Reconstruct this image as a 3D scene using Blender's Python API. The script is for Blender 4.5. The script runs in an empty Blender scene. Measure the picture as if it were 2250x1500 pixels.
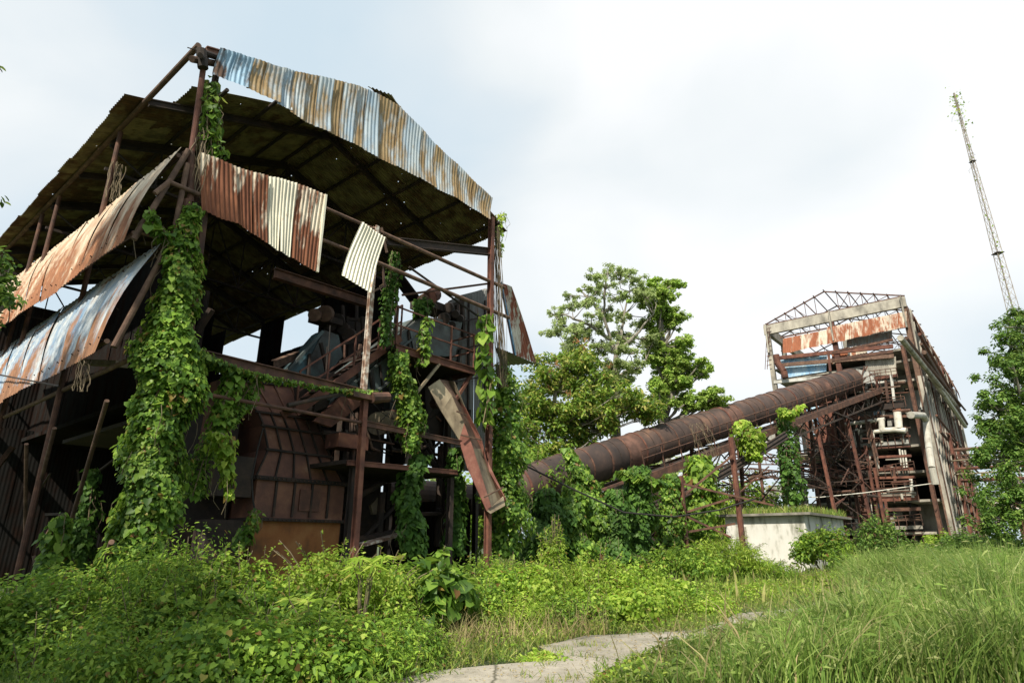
import bpy, math, random
import numpy as np
from mathutils import Vector, Matrix
random.seed(7); rng = np.random.default_rng(11)
PI = math.pi
SC = bpy.context.scene
COL = SC.collection
# ------------------------------------------------------------------ camera, world, sun, exposure
FPX = 1350.0; TILT = math.radians(18.2)
CAM = Vector((0, 0, 1.6))
cd = bpy.data.cameras.new('camera'); cam = bpy.data.objects.new('camera', cd); COL.objects.link(cam)
cd.sensor_width = 36; cd.lens = 36 * FPX / 2250; cd.clip_end = 2000; cd.clip_start = 0.1
cam.location = CAM; cam.rotation_euler = (PI / 2 + TILT, 0, 0)
SC.camera = cam
SC.view_settings.view_transform = 'Standard'; SC.view_settings.look = 'None'
SC.view_settings.exposure = 0.36; SC.view_settings.gamma = 1
SUN_EL = math.radians(44); SUNH = Vector((-0.38, -0.92, 0)).normalized()
S3 = (SUNH * math.cos(SUN_EL) + Vector((0, 0, math.sin(SUN_EL)))).normalized()
ld = bpy.data.lights.new('sun', 'SUN'); ld.energy = 5.0; ld.angle = math.radians(0.6); ld.color = (1, 0.93, 0.80)
lo = bpy.data.objects.new('sun', ld); COL.objects.link(lo); lo.location = (0, 0, 60)
lo.rotation_euler = S3.to_track_quat('Z', 'Y').to_euler()
wd = bpy.data.worlds.new('World'); SC.world = wd; wd.use_nodes = True
def build_world():
    nt = wd.node_tree; n = nt.nodes; L = nt.links
    bg = n['Background']; bg.inputs[1].default_value = 0.1
    sky = n.new('ShaderNodeTexSky'); sky.sky_type = 'NISHITA'; sky.sun_disc = False
    sky.sun_elevation = SUN_EL; sky.sun_rotation = math.atan2(SUNH.x, SUNH.y)
    sky.air_density = 1.0; sky.dust_density = 3.0
    tc = n.new('ShaderNodeTexCoord')
    nz = n.new('ShaderNodeTexNoise'); nz.inputs['Scale'].default_value = 2.3; nz.inputs['Detail'].default_value = 7
    nz.inputs['Roughness'].default_value = 0.42; nz.inputs['Distortion'].default_value = 0.35
    mp = n.new('ShaderNodeMapping'); mp.inputs['Scale'].default_value = (1, 1, 1.5); mp.inputs['Location'].default_value = (3.1, 0.4, 0.2)
    L.new(tc.outputs['Generated'], mp.inputs[0]); L.new(mp.outputs[0], nz.inputs['Vector'])
    # brighter veil towards a broad bright bank in the upper right, thinner in the left
    dt = n.new('ShaderNodeVectorMath'); dt.operation = 'DOT_PRODUCT'
    dt.inputs[1].default_value = Vector((0.42, 0.62, 0.62)).normalized()
    L.new(tc.outputs['Generated'], dt.inputs[0])
    mr = n.new('ShaderNodeMapRange'); mr.inputs[1].default_value = 0.70; mr.inputs[2].default_value = 1.0
    mr.inputs[3].default_value = -0.30; mr.inputs[4].default_value = 0.33; mr.interpolation_type = 'SMOOTHSTEP'
    L.new(dt.outputs['Value'], mr.inputs[0])
    ad = n.new('ShaderNodeMath'); ad.operation = 'ADD'
    mk = n.new('ShaderNodeMapRange'); mk.inputs[1].default_value = .3; mk.inputs[2].default_value = .7; mk.inputs[3].default_value = .2; mk.inputs[4].default_value = .84; mk.clamp = False
    L.new(nz.outputs[0], mk.inputs[0]); L.new(mk.outputs[0], ad.inputs[0]); L.new(mr.outputs[0], ad.inputs[1])
    rp = n.new('ShaderNodeValToRGB'); e = rp.color_ramp.elements
    e[0].position = 0.16; e[0].color = (5.7, 6.8, 7.5, 1)
    e[1].position = 0.80; e[1].color = (8.9, 9.0, 9.0, 1)
    m = e.new(0.42); m.color = (6.9, 7.5, 7.8, 1)
    m = e.new(0.58); m.color = (7.85, 8.2, 8.25, 1)
    L.new(ad.outputs[0], rp.inputs[0])
    mx = n.new('ShaderNodeMixRGB'); mx.inputs[0].default_value = 0.86
    L.new(sky.outputs[0], mx.inputs[1]); L.new(rp.outputs[0], mx.inputs[2])
    L.new(mx.outputs[0], bg.inputs[0])
build_world()
SC.render.engine = 'CYCLES'
try:
    SC.cycles.max_bounces = 6; SC.cycles.transparent_max_bounces = 12
    SC.cycles.diffuse_bounces = 3; SC.cycles.glossy_bounces = 2
except Exception: pass

# ------------------------------------------------------------------ coordinates of the works grid
T = Vector((.637, .771, 0)).normalized(); U = Vector((-T.y, T.x, 0)); A0 = Vector((-6.9, 10.8, 0)); Z3 = Vector((0, 0, 1))
C0 = Vector((35.5, 52, 0))
def ray(px, py):
    dx = px - 1125; dz = 750 - py; c, s = math.cos(TILT), math.sin(TILT)
    return Vector((dx, FPX * c - dz * s, FPX * s + dz * c))
def hit(px, py, p0, n):
    r = ray(px, py); return CAM + r * ((p0 - CAM).dot(n) / r.dot(n))
def W(t, u, z): return A0 + T * t + U * u + Z3 * z
def F(px, py, u=0): return hit(px, py, W(0, u, 0), U)
def S(px, py, t=0): return hit(px, py, W(t, 0, 0), T)
def Y(px, py, y): return hit(px, py, Vector((0, y, 0)), Vector((0, 1, 0)))
def G(px, py, z=0): return hit(px, py, Vector((0, 0, z)), Z3)
def B(u, t, z): return C0 + U * u + T * t + Z3 * z
def BF(px, py, t=0): return hit(px, py, B(0, t, 0), T)
def BS(px, py, u=0): return hit(px, py, B(u, 0, 0), U)

# ------------------------------------------------------------------ materials
def newmat(name):
    m = bpy.data.materials.new(name); m.use_nodes = True
    return m, m.node_tree.nodes, m.node_tree.links, m.node_tree.nodes['Principled BSDF']
def ramp(n, stops):
    r = n.new('ShaderNodeValToRGB'); e = r.color_ramp.elements
    e[0].position, e[0].color = stops[0][0], (*stops[0][1], 1)
    e[1].position, e[1].color = stops[-1][0], (*stops[-1][1], 1)
    for p, c in stops[1:-1]:
        q = e.new(p); q.color = (*c, 1)
    return r
def noise(n, L, tc, scale, det=5, rough=.6, vec=(1, 1, 1), off=None):
    mp = n.new('ShaderNodeMapping'); mp.inputs['Scale'].default_value = vec
    L.new(tc, mp.inputs[0])
    if off is not None: L.new(off, mp.inputs['Location'])
    z = n.new('ShaderNodeTexNoise'); z.inputs['Scale'].default_value = scale; z.inputs['Detail'].default_value = det
    z.inputs['Roughness'].default_value = rough; L.new(mp.outputs[0], z.inputs['Vector']); return z
def rnd_off(n, L, k=40):
    oi = n.new('ShaderNodeObjectInfo'); mu = n.new('ShaderNodeMath'); mu.operation = 'MULTIPLY'; mu.inputs[1].default_value = k
    L.new(oi.outputs['Random'], mu.inputs[0]); return oi, mu.outputs[0]
def mottled(name, stops, scale=2, rough=.85, vec=(1, 1, 1), bump=.25, bscale=18, metal=0, det=7):
    m, n, L, b = newmat(name)
    tc = n.new('ShaderNodeTexCoord'); oi, off = rnd_off(n, L)
    z = noise(n, L, tc.outputs['Object'], scale, det, .62, vec, off)
    r = ramp(n, stops); L.new(z.outputs[0], r.inputs[0])
    hs = n.new('ShaderNodeHueSaturation'); mr = n.new('ShaderNodeMapRange')
    mr.inputs[3].default_value = .75; mr.inputs[4].default_value = 1.3
    L.new(oi.outputs['Random'], mr.inputs[0]); L.new(mr.outputs[0], hs.inputs['Value']); L.new(r.outputs[0], hs.inputs['Color'])
    L.new(hs.outputs[0], b.inputs['Base Color'])
    b.inputs['Roughness'].default_value = rough; b.inputs['Metallic'].default_value = metal
    z2 = noise(n, L, tc.outputs['Object'], bscale, 4, .6)
    bp = n.new('ShaderNodeBump'); bp.inputs['Strength'].default_value = bump; bp.inputs['Distance'].default_value = .02
    L.new(z2.outputs[0], bp.inputs['Height']); L.new(bp.outputs[0], b.inputs['Normal'])
    return m
def sheet(name, paint, rust=((.16, .05, .025), (.30, .11, .045)), lo=.44, hi=.56, vec=(1.5, 1.5, .5), scale=1.3, holes=False, rough=.6, paint2=None, spread=.0, grad=0, spec=.4):
    """painted or galvanised sheet, streaks of rust running down it; each sheet differs"""
    m, n, L, b = newmat(name)
    tc = n.new('ShaderNodeTexCoord'); oi, off = rnd_off(n, L)
    z = noise(n, L, tc.outputs['Object'], scale, 8, .65, vec, off)
    src = z.outputs[0]
    if spread:
        mr = n.new('ShaderNodeMapRange'); mr.inputs[3].default_value = -spread; mr.inputs[4].default_value = spread
        wn = n.new('ShaderNodeTexWhiteNoise'); wn.noise_dimensions = '1D'; L.new(off, wn.inputs['W']); L.new(wn.outputs[0], mr.inputs[0])
        ad = n.new('ShaderNodeMath'); ad.operation = 'ADD'; L.new(src, ad.inputs[0]); L.new(mr.outputs[0], ad.inputs[1]); src = ad.outputs[0]
    if grad:
        sx = n.new('ShaderNodeSeparateXYZ'); L.new(tc.outputs['Generated'], sx.inputs[0])
        gm = n.new('ShaderNodeMapRange'); gm.inputs[3].default_value = grad; gm.inputs[4].default_value = -grad; L.new(sx.outputs['Z'], gm.inputs[0])
        a2 = n.new('ShaderNodeMath'); a2.operation = 'ADD'; L.new(src, a2.inputs[0]); L.new(gm.outputs[0], a2.inputs[1]); src = a2.outputs[0]
    st = n.new('ShaderNodeMapRange'); st.inputs[1].default_value = lo; st.inputs[2].default_value = hi; L.new(src, st.inputs[0])
    z1 = noise(n, L, tc.outputs['Object'], 3, 5, .7, vec, off)
    r1 = ramp(n, [(.3, rust[0]), (.7, rust[1])]); L.new(z1.outputs[0], r1.inputs[0])
    p2 = paint2 or tuple(c * .72 for c in paint)
    r2 = ramp(n, [(.35, p2), (.6, paint)]); z3 = noise(n, L, tc.outputs['Object'], 1.1, 6, .6, (2, 2, .8), off); L.new(z3.outputs[0], r2.inputs[0])
    mx = n.new('ShaderNodeMixRGB'); L.new(st.outputs[0], mx.inputs[0]); L.new(r2.outputs[0], mx.inputs[1]); L.new(r1.outputs[0], mx.inputs[2])
    L.new(mx.outputs[0], b.inputs['Base Color'])
    rr = n.new('ShaderNodeMapRange'); rr.inputs[3].default_value = rough; rr.inputs[4].default_value = .92
    L.new(st.outputs[0], rr.inputs[0]); L.new(rr.outputs[0], b.inputs['Roughness'])
    b.inputs['Metallic'].default_value = .1 if spec > .1 else 0; b.inputs['Specular IOR Level'].default_value = spec
    z4 = noise(n, L, tc.outputs['Object'], 30, 4, .6)
    bp = n.new('ShaderNodeBump'); bp.inputs['Strength'].default_value = .2; bp.inputs['Distance'].default_value = .01
    L.new(z4.outputs[0], bp.inputs['Height']); L.new(bp.outputs[0], b.inputs['Normal'])
    if holes:
        v = n.new('ShaderNodeTexVoronoi'); v.inputs['Scale'].default_value = 2.6; L.new(tc.outputs['Object'], v.inputs['Vector'])
        lt = n.new('ShaderNodeMath'); lt.operation = 'LESS_THAN'; lt.inputs[1].default_value = .045; L.new(v.outputs['Distance'], lt.inputs[0])
        tr = n.new('ShaderNodeBsdfTransparent'); ms = n.new('ShaderNodeMixShader')
        L.new(lt.outputs[0], ms.inputs[0]); L.new(b.outputs[0], ms.inputs[1]); L.new(tr.outputs[0], ms.inputs[2])
        L.new(ms.outputs[0], n['Material Output'].inputs[0])
    return m
def leafmat(name, cols, rough=.55, trans=.42, old=False):
    m, n, L, b = newmat(name)
    g = n.new('ShaderNodeNewGeometry')
    r = ramp(n, [(.96 * i / (len(cols) - 1), c) for i, c in enumerate(cols)] + [(.975, (.30, .24, .06)), (.995, (.20, .11, .04))] if old else [(i / (len(cols) - 1), c) for i, c in enumerate(cols)]); L.new(g.outputs['Random Per Island'], r.inputs[0])
    tc = n.new('ShaderNodeTexCoord'); z = noise(n, L, tc.outputs['Object'], .8, 3, .5)
    hs = n.new('ShaderNodeHueSaturation'); mr = n.new('ShaderNodeMapRange'); mr.inputs[1].default_value = .3; mr.inputs[2].default_value = .7
    mr.inputs[3].default_value = .7; mr.inputs[4].default_value = 1.3
    L.new(z.outputs[0], mr.inputs[0]); L.new(mr.outputs[0], hs.inputs['Value']); L.new(r.outputs[0], hs.inputs['Color'])
    L.new(hs.outputs[0], b.inputs['Base Color']); b.inputs['Roughness'].default_value = rough
    b.inputs['Specular IOR Level'].default_value = .22
    tb = n.new('ShaderNodeBsdfTranslucent'); h2 = n.new('ShaderNodeHueSaturation'); h2.inputs['Hue'].default_value = .485; h2.inputs['Value'].default_value = 1.5
    L.new(hs.outputs[0], h2.inputs['Color']); L.new(h2.outputs[0], tb.inputs[0])
    ms = n.new('ShaderNodeMixShader'); ms.inputs[0].default_value = trans
    L.new(b.outputs[0], ms.inputs[1]); L.new(tb.outputs[0], ms.inputs[2]); L.new(ms.outputs[0], n['Material Output'].inputs[0])
    return m
M = {}
M['rust'] = mottled('rusted_steel', [(.3, (.035, .020, .014)), (.5, (.085, .040, .026)), (.7, (.16, .075, .045))], 3)
M['rust_dark'] = mottled('old_dark_steel', [(.3, (.012, .009, .008)), (.55, (.034, .022, .016)), (.75, (.075, .04, .026))], 2.2)
M['rust_pipe'] = mottled('brown_pipe', [(.3, (.055, .032, .022)), (.55, (.12, .068, .045)), (.75, (.22, .14, .09))], 4)
M['rust_red'] = mottled('red_oxide_steel', [(.3, (.05, .020, .014)), (.5, (.115, .043, .028)), (.72, (.20, .085, .05))], 2.4)
M['orange'] = mottled('orange_tank', [(.28, (.08, .045, .02)), (.48, (.27, .10, .03)), (.7, (.36, .17, .06))], 1.4, vec=(1, 1, .7))
M['hopper'] = mottled('hopper_plate', [(.3, (.045, .022, .016)), (.5, (.11, .045, .028)), (.62, (.17, .075, .042)), (.8, (.30, .22, .15))], 1.3, rough=.7)
M['bluegrey'] = mottled('blue_grey_paint', [(.3, (.03, .026, .022)), (.48, (.065, .07, .066)), (.7, (.09, .13, .13))], 1.5, rough=.6)
M['blue'] = mottled('blue_paint', [(.3, (.025, .045, .055)), (.5, (.06, .10, .11)), (.68, (.07, .20, .25))], 2, rough=.6)
M['tan'] = mottled('tan_chute', [(.3, (.08, .06, .04)), (.5, (.20, .155, .10)), (.7, (.33, .27, .18))], 2.2, vec=(1, 1, .6))
M['pink'] = mottled('faded_red_chute', [(.3, (.12, .045, .03)), (.55, (.26, .10, .07)), (.75, (.36, .20, .14))], 2.5)
M['flaky'] = mottled('flaking_white_post', [(.3, (.09, .045, .03)), (.48, (.22, .14, .10)), (.6, (.48, .44, .38))], 3.5)
M['black'] = mottled('black_cable', [(.3, (.012, .011, .01)), (.7, (.035, .03, .027))], 5)
M['galv'] = sheet('galvanised_sheet', (.27, .27, .255), lo=.55, hi=.7, holes=False)
M['wall_dark'] = sheet('shade_toned_wall_sheet', (.022, .021, .020), lo=.45, hi=.62, rust=((.012, .008, .007), (.026, .014, .010)), rough=.95, spec=.03)  # near-black base puts the deep shade of the bays into the colour
M['valance'] = sheet('blue_grey_rusting_sheet', (.42, .47, .49), paint2=(.27, .36, .44), rust=((.18, .11, .05), (.38, .28, .15)), lo=.43, hi=.56, spread=.08, vec=(1.2, 1.2, .4))
M['valance_end'] = sheet('blue_weathered_sheet', (.26, .40, .52), rust=((.05, .035, .03), (.12, .07, .045)), lo=.52, hi=.62)
M['sheet_rust'] = sheet('rusty_hanging_sheet', (.60, .52, .40), rust=((.12, .042, .024), (.25, .10, .05)), lo=.38, hi=.46, spread=.04, vec=(1.8, 1.8, .45), grad=.10)
M['sheet_cream'] = sheet('cream_sheet', (.76, .71, .56), lo=.60, hi=.68)
M['awning_tan'] = sheet('tan_awning_sheet', (.58, .48, .35), paint2=(.42, .28, .17), rust=((.16, .06, .03), (.36, .16, .075)), lo=.44, hi=.60, vec=(1.6, 1.6, .35), scale=1.0, grad=.15)
M['awning_blue'] = sheet('blue_awning_sheet', (.46, .48, .48), paint2=(.12, .22, .34), rust=((.16, .08, .045), (.34, .17, .09)), lo=.48, hi=.58, vec=(1.1, 1.1, .35), scale=1.0, grad=.13)
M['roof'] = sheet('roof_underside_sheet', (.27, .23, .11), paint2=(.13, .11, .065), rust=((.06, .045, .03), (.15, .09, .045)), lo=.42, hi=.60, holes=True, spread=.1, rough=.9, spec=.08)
M['band'] = sheet('factory_cladding', (.70, .62, .50), rust=((.26, .085, .045), (.42, .17, .09)), lo=.42, hi=.54, spread=.1)
M['pale_blue'] = sheet('pale_blue_cladding', (.50, .63, .72), paint2=(.22, .42, .62), lo=.66, hi=.76)
M['concrete'] = mottled('weathered_concrete', [(.28, (.06, .055, .045)), (.45, (.22, .20, .165)), (.62, (.36, .33, .27)), (.8, (.45, .42, .36))], 1.0, vec=(1, 1, .5), rough=.9)
M['plaster'] = mottled('stained_plaster', [(.3, (.10, .09, .075)), (.44, (.30, .29, .26)), (.6, (.50, .49, .45)), (.8, (.60, .59, .55))], .55, vec=(1.6, 1.6, .35), rough=.9)
M['hutwall'] = mottled('whitewashed_wall', [(.30, (.10, .10, .07)), (.40, (.38, .37, .31)), (.48, (.66, .64, .58)), (.7, (.78, .76, .71))], .9, vec=(1.5, 1.5, .45), rough=.9, det=10)
M['whitepipe'] = mottled('white_lagging', [(.3, (.22, .19, .15)), (.45, (.48, .45, .38)), (.7, (.62, .59, .52))], 1.6, rough=.8)
M['tube'] = mottled('tube_plate', [(.28, (.022, .016, .015)), (.45, (.05, .032, .026)), (.58, (.085, .05, .037)), (.68, (.14, .075, .046)), (.8, (.24, .15, .10))], .8, rough=.8, bump=.45, vec=(1, 1, .6), bscale=9, det=10)
M['tube_red'] = mottled('tube_patch_plate', [(.3, (.04, .024, .02)), (.5, (.095, .048, .034)), (.7, (.20, .10, .07))], 1.1, rough=.8, bump=.45, det=10)
M['path'] = mottled('old_concrete_path', [(.30, (.13, .12, .095)), (.42, (.25, .23, .185)), (.55, (.335, .305, .25)), (.75, (.41, .375, .31))], .9, rough=.95, bump=.6, bscale=30, det=11)
M['ground'] = mottled('soil', [(.3, (.025, .035, .012)), (.5, (.05, .07, .02)), (.7, (.09, .11, .035))], 1.2, rough=1)
M['bark'] = mottled('bark', [(.3, (.10, .085, .065)), (.7, (.30, .27, .22))], 3, vec=(2, 2, .6))
M['vine_stem'] = mottled('dry_vine', [(.3, (.07, .05, .03)), (.7, (.22, .17, .10))], 5)
M['mast'] = mottled('mast_steel', [(.3, (.14, .11, .09)), (.6, (.32, .28, .23))], 2)
M['dark'] = mottled('painted_shade_recess', [(.3, (.012, .010, .008)), (.7, (.03, .025, .02))], 1)  # near-black colour stands in for shade in openings and deep storeys
M['ivy'] = leafmat('ivy_leaf', [(.05, .11, .02), (.085, .17, .026), (.13, .24, .033), (.20, .33, .048), (.32, .44, .085)], .42, old=True)
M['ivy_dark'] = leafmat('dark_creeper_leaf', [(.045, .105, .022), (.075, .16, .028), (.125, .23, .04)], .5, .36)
M['bushleaf'] = leafmat('bush_leaf', [(.065, .14, .02), (.12, .22, .028), (.19, .31, .038), (.31, .43, .065)], .5, old=True)
M['lush'] = leafmat('yellow_green_leaf', [(.13, .23, .022), (.20, .33, .035), (.30, .43, .055), (.42, .50, .10)], .5, old=True)
M['treeleaf'] = leafmat('tree_leaf', [(.18, .25, .09), (.26, .34, .12), (.35, .43, .17), (.44, .51, .24)], .55)
M['bigleaf'] = leafmat('glossy_tree_leaf', [(.08, .15, .025), (.13, .23, .033), (.23, .34, .05), (.46, .42, .12)], .38)
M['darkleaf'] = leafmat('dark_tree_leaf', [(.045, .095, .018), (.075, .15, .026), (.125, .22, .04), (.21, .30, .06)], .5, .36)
M['treevine'] = leafmat('vine_on_tree_leaf', [(.14, .24, .04), (.21, .33, .06), (.30, .43, .08), (.40, .50, .13)], .5)
M['bronze'] = leafmat('young_bronze_leaf', [(.30, .14, .06), (.40, .22, .09), (.32, .28, .09)], .5)
M['grass'] = leafmat('tall_grass_blade', [(.085, .155, .03), (.13, .22, .042), (.19, .29, .06), (.27, .35, .09), (.38, .40, .17)], .5, .4)
M['shortgrass'] = leafmat('short_weed_blade', [(.08, .15, .025), (.15, .23, .04), (.24, .29, .06), (.36, .32, .14)], .6, .35)
M['strawgrass'] = leafmat('dry_blade', [(.28, .22, .10), (.40, .32, .17), (.20, .22, .07)], .7, .3)

# ------------------------------------------------------------------ mesh helpers
class MB:
    def __init__(s): s.v = []; s.f = []
    def add(s, vs, fs):
        o = len(s.v); s.v += [Vector(v) for v in vs]; s.f += [tuple(i + o for i in f) for f in fs]; return s
    def hexa(s, p):   # 8 points: bottom 4 ring, top 4 ring
        return s.add(p, [(3, 2, 1, 0), (4, 5, 6, 7), (0, 1, 5, 4), (1, 2, 6, 5), (2, 3, 7, 6), (3, 0, 4, 7)])
    def bar(s, p, q, w=.1, h=None, up=Z3):
        p, q = Vector(p), Vector(q); h = h or w; d = (q - p).normalized()
        a = d.cross(up)
        if a.length < 1e-3: a = d.cross(T)
        a.normalize(); b = a.cross(d).normalized(); a = a * w / 2; b = b * h / 2
        return s.hexa([p - a - b, p + a - b, p + a + b, p - a + b, q - a - b, q + a - b, q + a + b, q - a + b])
    def ibeam(s, p, q, w=.15, h=.25):
        p, q = Vector(p), Vector(q); d = (q - p).normalized(); up = Z3 if abs(d.z) < .9 else U
        a = d.cross(up).normalized(); b = a.cross(d).normalized(); k = h / 2
        s.bar(p + b * k, q + b * k, w, .025, up); s.bar(p - b * k, q - b * k, w, .025, up); return s.bar(p, q, .025, h - .026, up)
    def tube(s, p, q, r=.05, n=8, r2=None, cap=True):
        p, q = Vector(p), Vector(q); r2 = r if r2 is None else r2; d = (q - p).normalized()
        a = d.cross(Z3)
        if a.length < 1e-3: a = d.cross(Vector((1, 0, 0)))
        a.normalize(); b = d.cross(a)
        vs = []
        for c, rr in ((p, r), (q, r2)):
            for i in range(n):
                t = 2 * PI * i / n; vs.append(c + (a * math.cos(t) + b * math.sin(t)) * rr)
        fs = [(i, (i + 1) % n, n + (i + 1) % n, n + i) for i in range(n)]
        if cap: fs += [tuple(range(n))[::-1], tuple(range(n, 2 * n))]
        return s.add(vs, fs)
    def path(s, pts, r=.05, n=7, taper=1):
        pts = [Vector(p) for p in pts]; k = len(pts)
        for i in range(k - 1):
            f0 = 1 + (taper - 1) * i / (k - 1); f1 = 1 + (taper - 1) * (i + 1) / (k - 1)
            s.tube(pts[i], pts[i + 1], r * f0, n, r * f1, cap=True)
        return s
    def ball(s, c, r, n=10, m=6, sc=(1, 1, 1)):
        c = Vector(c); vs = []; fs = []
        for j in range(m + 1):
            th = PI * j / m
            for i in range(n):
                ph = 2 * PI * i / n
                vs.append(c + Vector((math.sin(th) * math.cos(ph) * sc[0], math.sin(th) * math.sin(ph) * sc[1], math.cos(th) * sc[2])) * r)
        for j in range(m):
            for i in range(n): fs.append((j * n + i, (j + 1) * n + i, (j + 1) * n + (i + 1) % n, j * n + (i + 1) % n))
        return s.add(vs, fs)
    def box(s, c, a, b, h):  # centre of base, half vectors a and b, height
        c = Vector(c); return s.hexa([c - a - b, c + a - b, c + a + b, c - a + b, c - a - b + Z3 * h, c + a - b + Z3 * h, c + a + b + Z3 * h, c - a + b + Z3 * h])
    def slab(s, pts, th, n):  # polygon with thickness
        k = len(pts); n = Vector(n).normalized() * th
        vs = [Vector(p) for p in pts] + [Vector(p) + n for p in pts]
        return s.add(vs, [tuple(range(k))[::-1], tuple(range(k, 2 * k))] + [(i, (i + 1) % k, k + (i + 1) % k, k + i) for i in range(k)])
    def corr(s, a, b, c, d, nc=8, amp=.022, rows=3, bulge=0, nrm=None, dent=.016):
        """corrugated sheet: a-b top edge, d-c bottom edge, waves across a-b"""
        a, b, c, d = map(Vector, (a, b, c, d)); nr = nrm or (b - a).cross(d - a).normalized()
        ph1, ph2, ph3 = (random.uniform(0, 6) for _ in range(3))
        k = nc * 6; vs = []
        for j in range(rows + 1):
            g = j / rows
            for i in range(k + 1):
                f = i / k
                p = (a * (1 - f) + b * f) * (1 - g) + (d * (1 - f) + c * f) * g
                wv = dent * (math.sin(3.1 * f + ph1) * math.sin(4.0 * g + ph2) + .6 * math.sin(7 * f + ph2) * math.sin(5 * g + ph1))
                tw = dent * 1.6 * math.sin(1.5 * f + ph3) * g * g
                vs.append(p + nr * (amp * math.sin(2 * PI * nc * f) + bulge * math.sin(PI * g) + wv + tw))
        fs = [(j * (k + 1) + i, j * (k + 1) + i + 1, (j + 1) * (k + 1) + i + 1, (j + 1) * (k + 1) + i) for j in range(rows) for i in range(k)]
        return s.add(vs, fs)
    def build(s, name, mat, parent=None, smooth=False, **kw):
        off = Vector((0, 0, 0))
        p = parent
        while p is not None: off += p.location; p = p.parent
        me = bpy.data.meshes.new(name)
        me.from_pydata([tuple(v - off) for v in s.v], [], s.f); me.validate()
        if smooth: me.polygons.foreach_set('use_smooth', [True] * len(me.polygons))
        me.materials.append(mat)
        o = bpy.data.objects.new(name, me); COL.objects.link(o); o.parent = parent
        for k, v in kw.items(): o[k] = v
        return o
def thing(name, label, cat, loc=(0, 0, 0), group=None):
    o = bpy.data.objects.new(name, None); o.empty_display_size = .3; COL.objects.link(o); o.location = loc
    o['label'] = label; o['category'] = cat
    if group: o['group'] = group
    return o
def np_obj(name, V, F_, mat, parent=None, **kw):
    """V (n,3) float, F_ (m,k) int with k fixed"""
    off = np.zeros(3); p = parent
    while p is not None: off += np.array(p.location); p = p.parent
    V = (V - off).astype(np.float32); m, k = F_.shape
    me = bpy.data.meshes.new(name); me.vertices.add(len(V)); me.vertices.foreach_set('co', V.ravel())
    me.loops.add(m * k); me.loops.foreach_set('vertex_index', F_.astype(np.int32).ravel())
    me.polygons.add(m); me.polygons.foreach_set('loop_start', np.arange(0, m * k, k, dtype=np.int32))
    me.update(calc_edges=True); me.validate()
    me.materials.append(mat); o = bpy.data.objects.new(name, me); COL.objects.link(o); o.parent = parent
    for a, b in kw.items(): o[a] = b
    return o
HEART = (np.array([(0, 0, 0), (-.42, -.05, .10), (-.46, .38, .12), (0, 1, -.06), (.46, .38, .12), (.42, -.05, .10)]), np.array([(0, 3, 2, 1), (0, 5, 4, 3)]))
OVAL = (np.array([(0, 0, 0), (-.24, .30, .06), (-.18, .72, .04), (0, 1, -.10), (.18, .72, .04), (.24, .30, .06)]), np.array([(0, 3, 2, 1), (0, 5, 4, 3)]))
LANCE = (np.array([(0, 0, 0), (-.11, .35, .03), (0, 1, -.22), (.11, .35, .03)]), np.array([(0, 3, 2, 1)]))
RHOMB = (np.array([(0, 0, 0), (-.34, .45, .05), (0, 1, -.05), (.34, .45, .05)]), np.array([(0, 3, 2, 1)]))
def norm(a): return a / (np.linalg.norm(a, axis=1, keepdims=True) + 1e-9)
def leaves(P, N, D, size, tmpl):
    n = len(P); N = norm(N); D = norm(D - N * np.sum(D * N, 1, keepdims=True)); X = np.cross(D, N)
    tv, tf = tmpl; s = np.asarray(size).reshape(-1, 1, 1) * np.ones((n, 1, 1))
    V = P[:, None, :] + s * (tv[None, :, 0:1] * X[:, None, :] + tv[None, :, 1:2] * D[:, None, :] + tv[None, :, 2:3] * N[:, None, :])
    Fc = tf[None] + (np.arange(n) * len(tv))[:, None, None]
    return V.reshape(-1, 3), Fc.reshape(-1, tf.shape[1])
def leafobj(name, parts, mat, parent=None, **kw):
    V = []; Fs = []; o = 0
    for v, f in parts: V.append(v); Fs.append(f + o); o += len(v)
    return np_obj(name, np.concatenate(V), np.concatenate(Fs), mat, parent, **kw)
def rand_unit(n):
    return norm(rng.normal(size=(n, 3)))
def blob_leaves(centers, radii, per, size, tmpl, flat=1.0, up=.5, droop=.5, fill=.35):
    """leaves over the skins of small clumps"""
    C_ = np.repeat(np.asarray(centers), per, 0); R = np.repeat(np.asarray(radii), per)[:, None]
    d = rand_unit(len(C_)); k = 1 - fill * rng.random((len(C_), 1)) ** 1.5
    P = C_ + d * R * k * np.array([1, 1, flat])
    N = d + np.array([0, 0, up]) + rng.normal(size=d.shape) * .45
    D = d * .5 + rng.normal(size=d.shape) * .6 - np.array([0, 0, droop])
    return leaves(P, N, D, size * rng.uniform(.6, 1.3, len(C_)), tmpl)
def arr(v): return np.array(tuple(v), dtype=float)
def ell_centers(c, r, n, shell=.6, low=-.2):
    """clump centres in an ellipsoid, most of them near its skin"""
    d = rand_unit(n * 3); d = d[d[:, 2] > low][:n]
    k = (shell + (1 - shell) * rng.random((len(d), 1))) * rng.uniform(.78, 1.12, (len(d), 1))
    return arr(c) + d * k * np.asarray(r)

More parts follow.
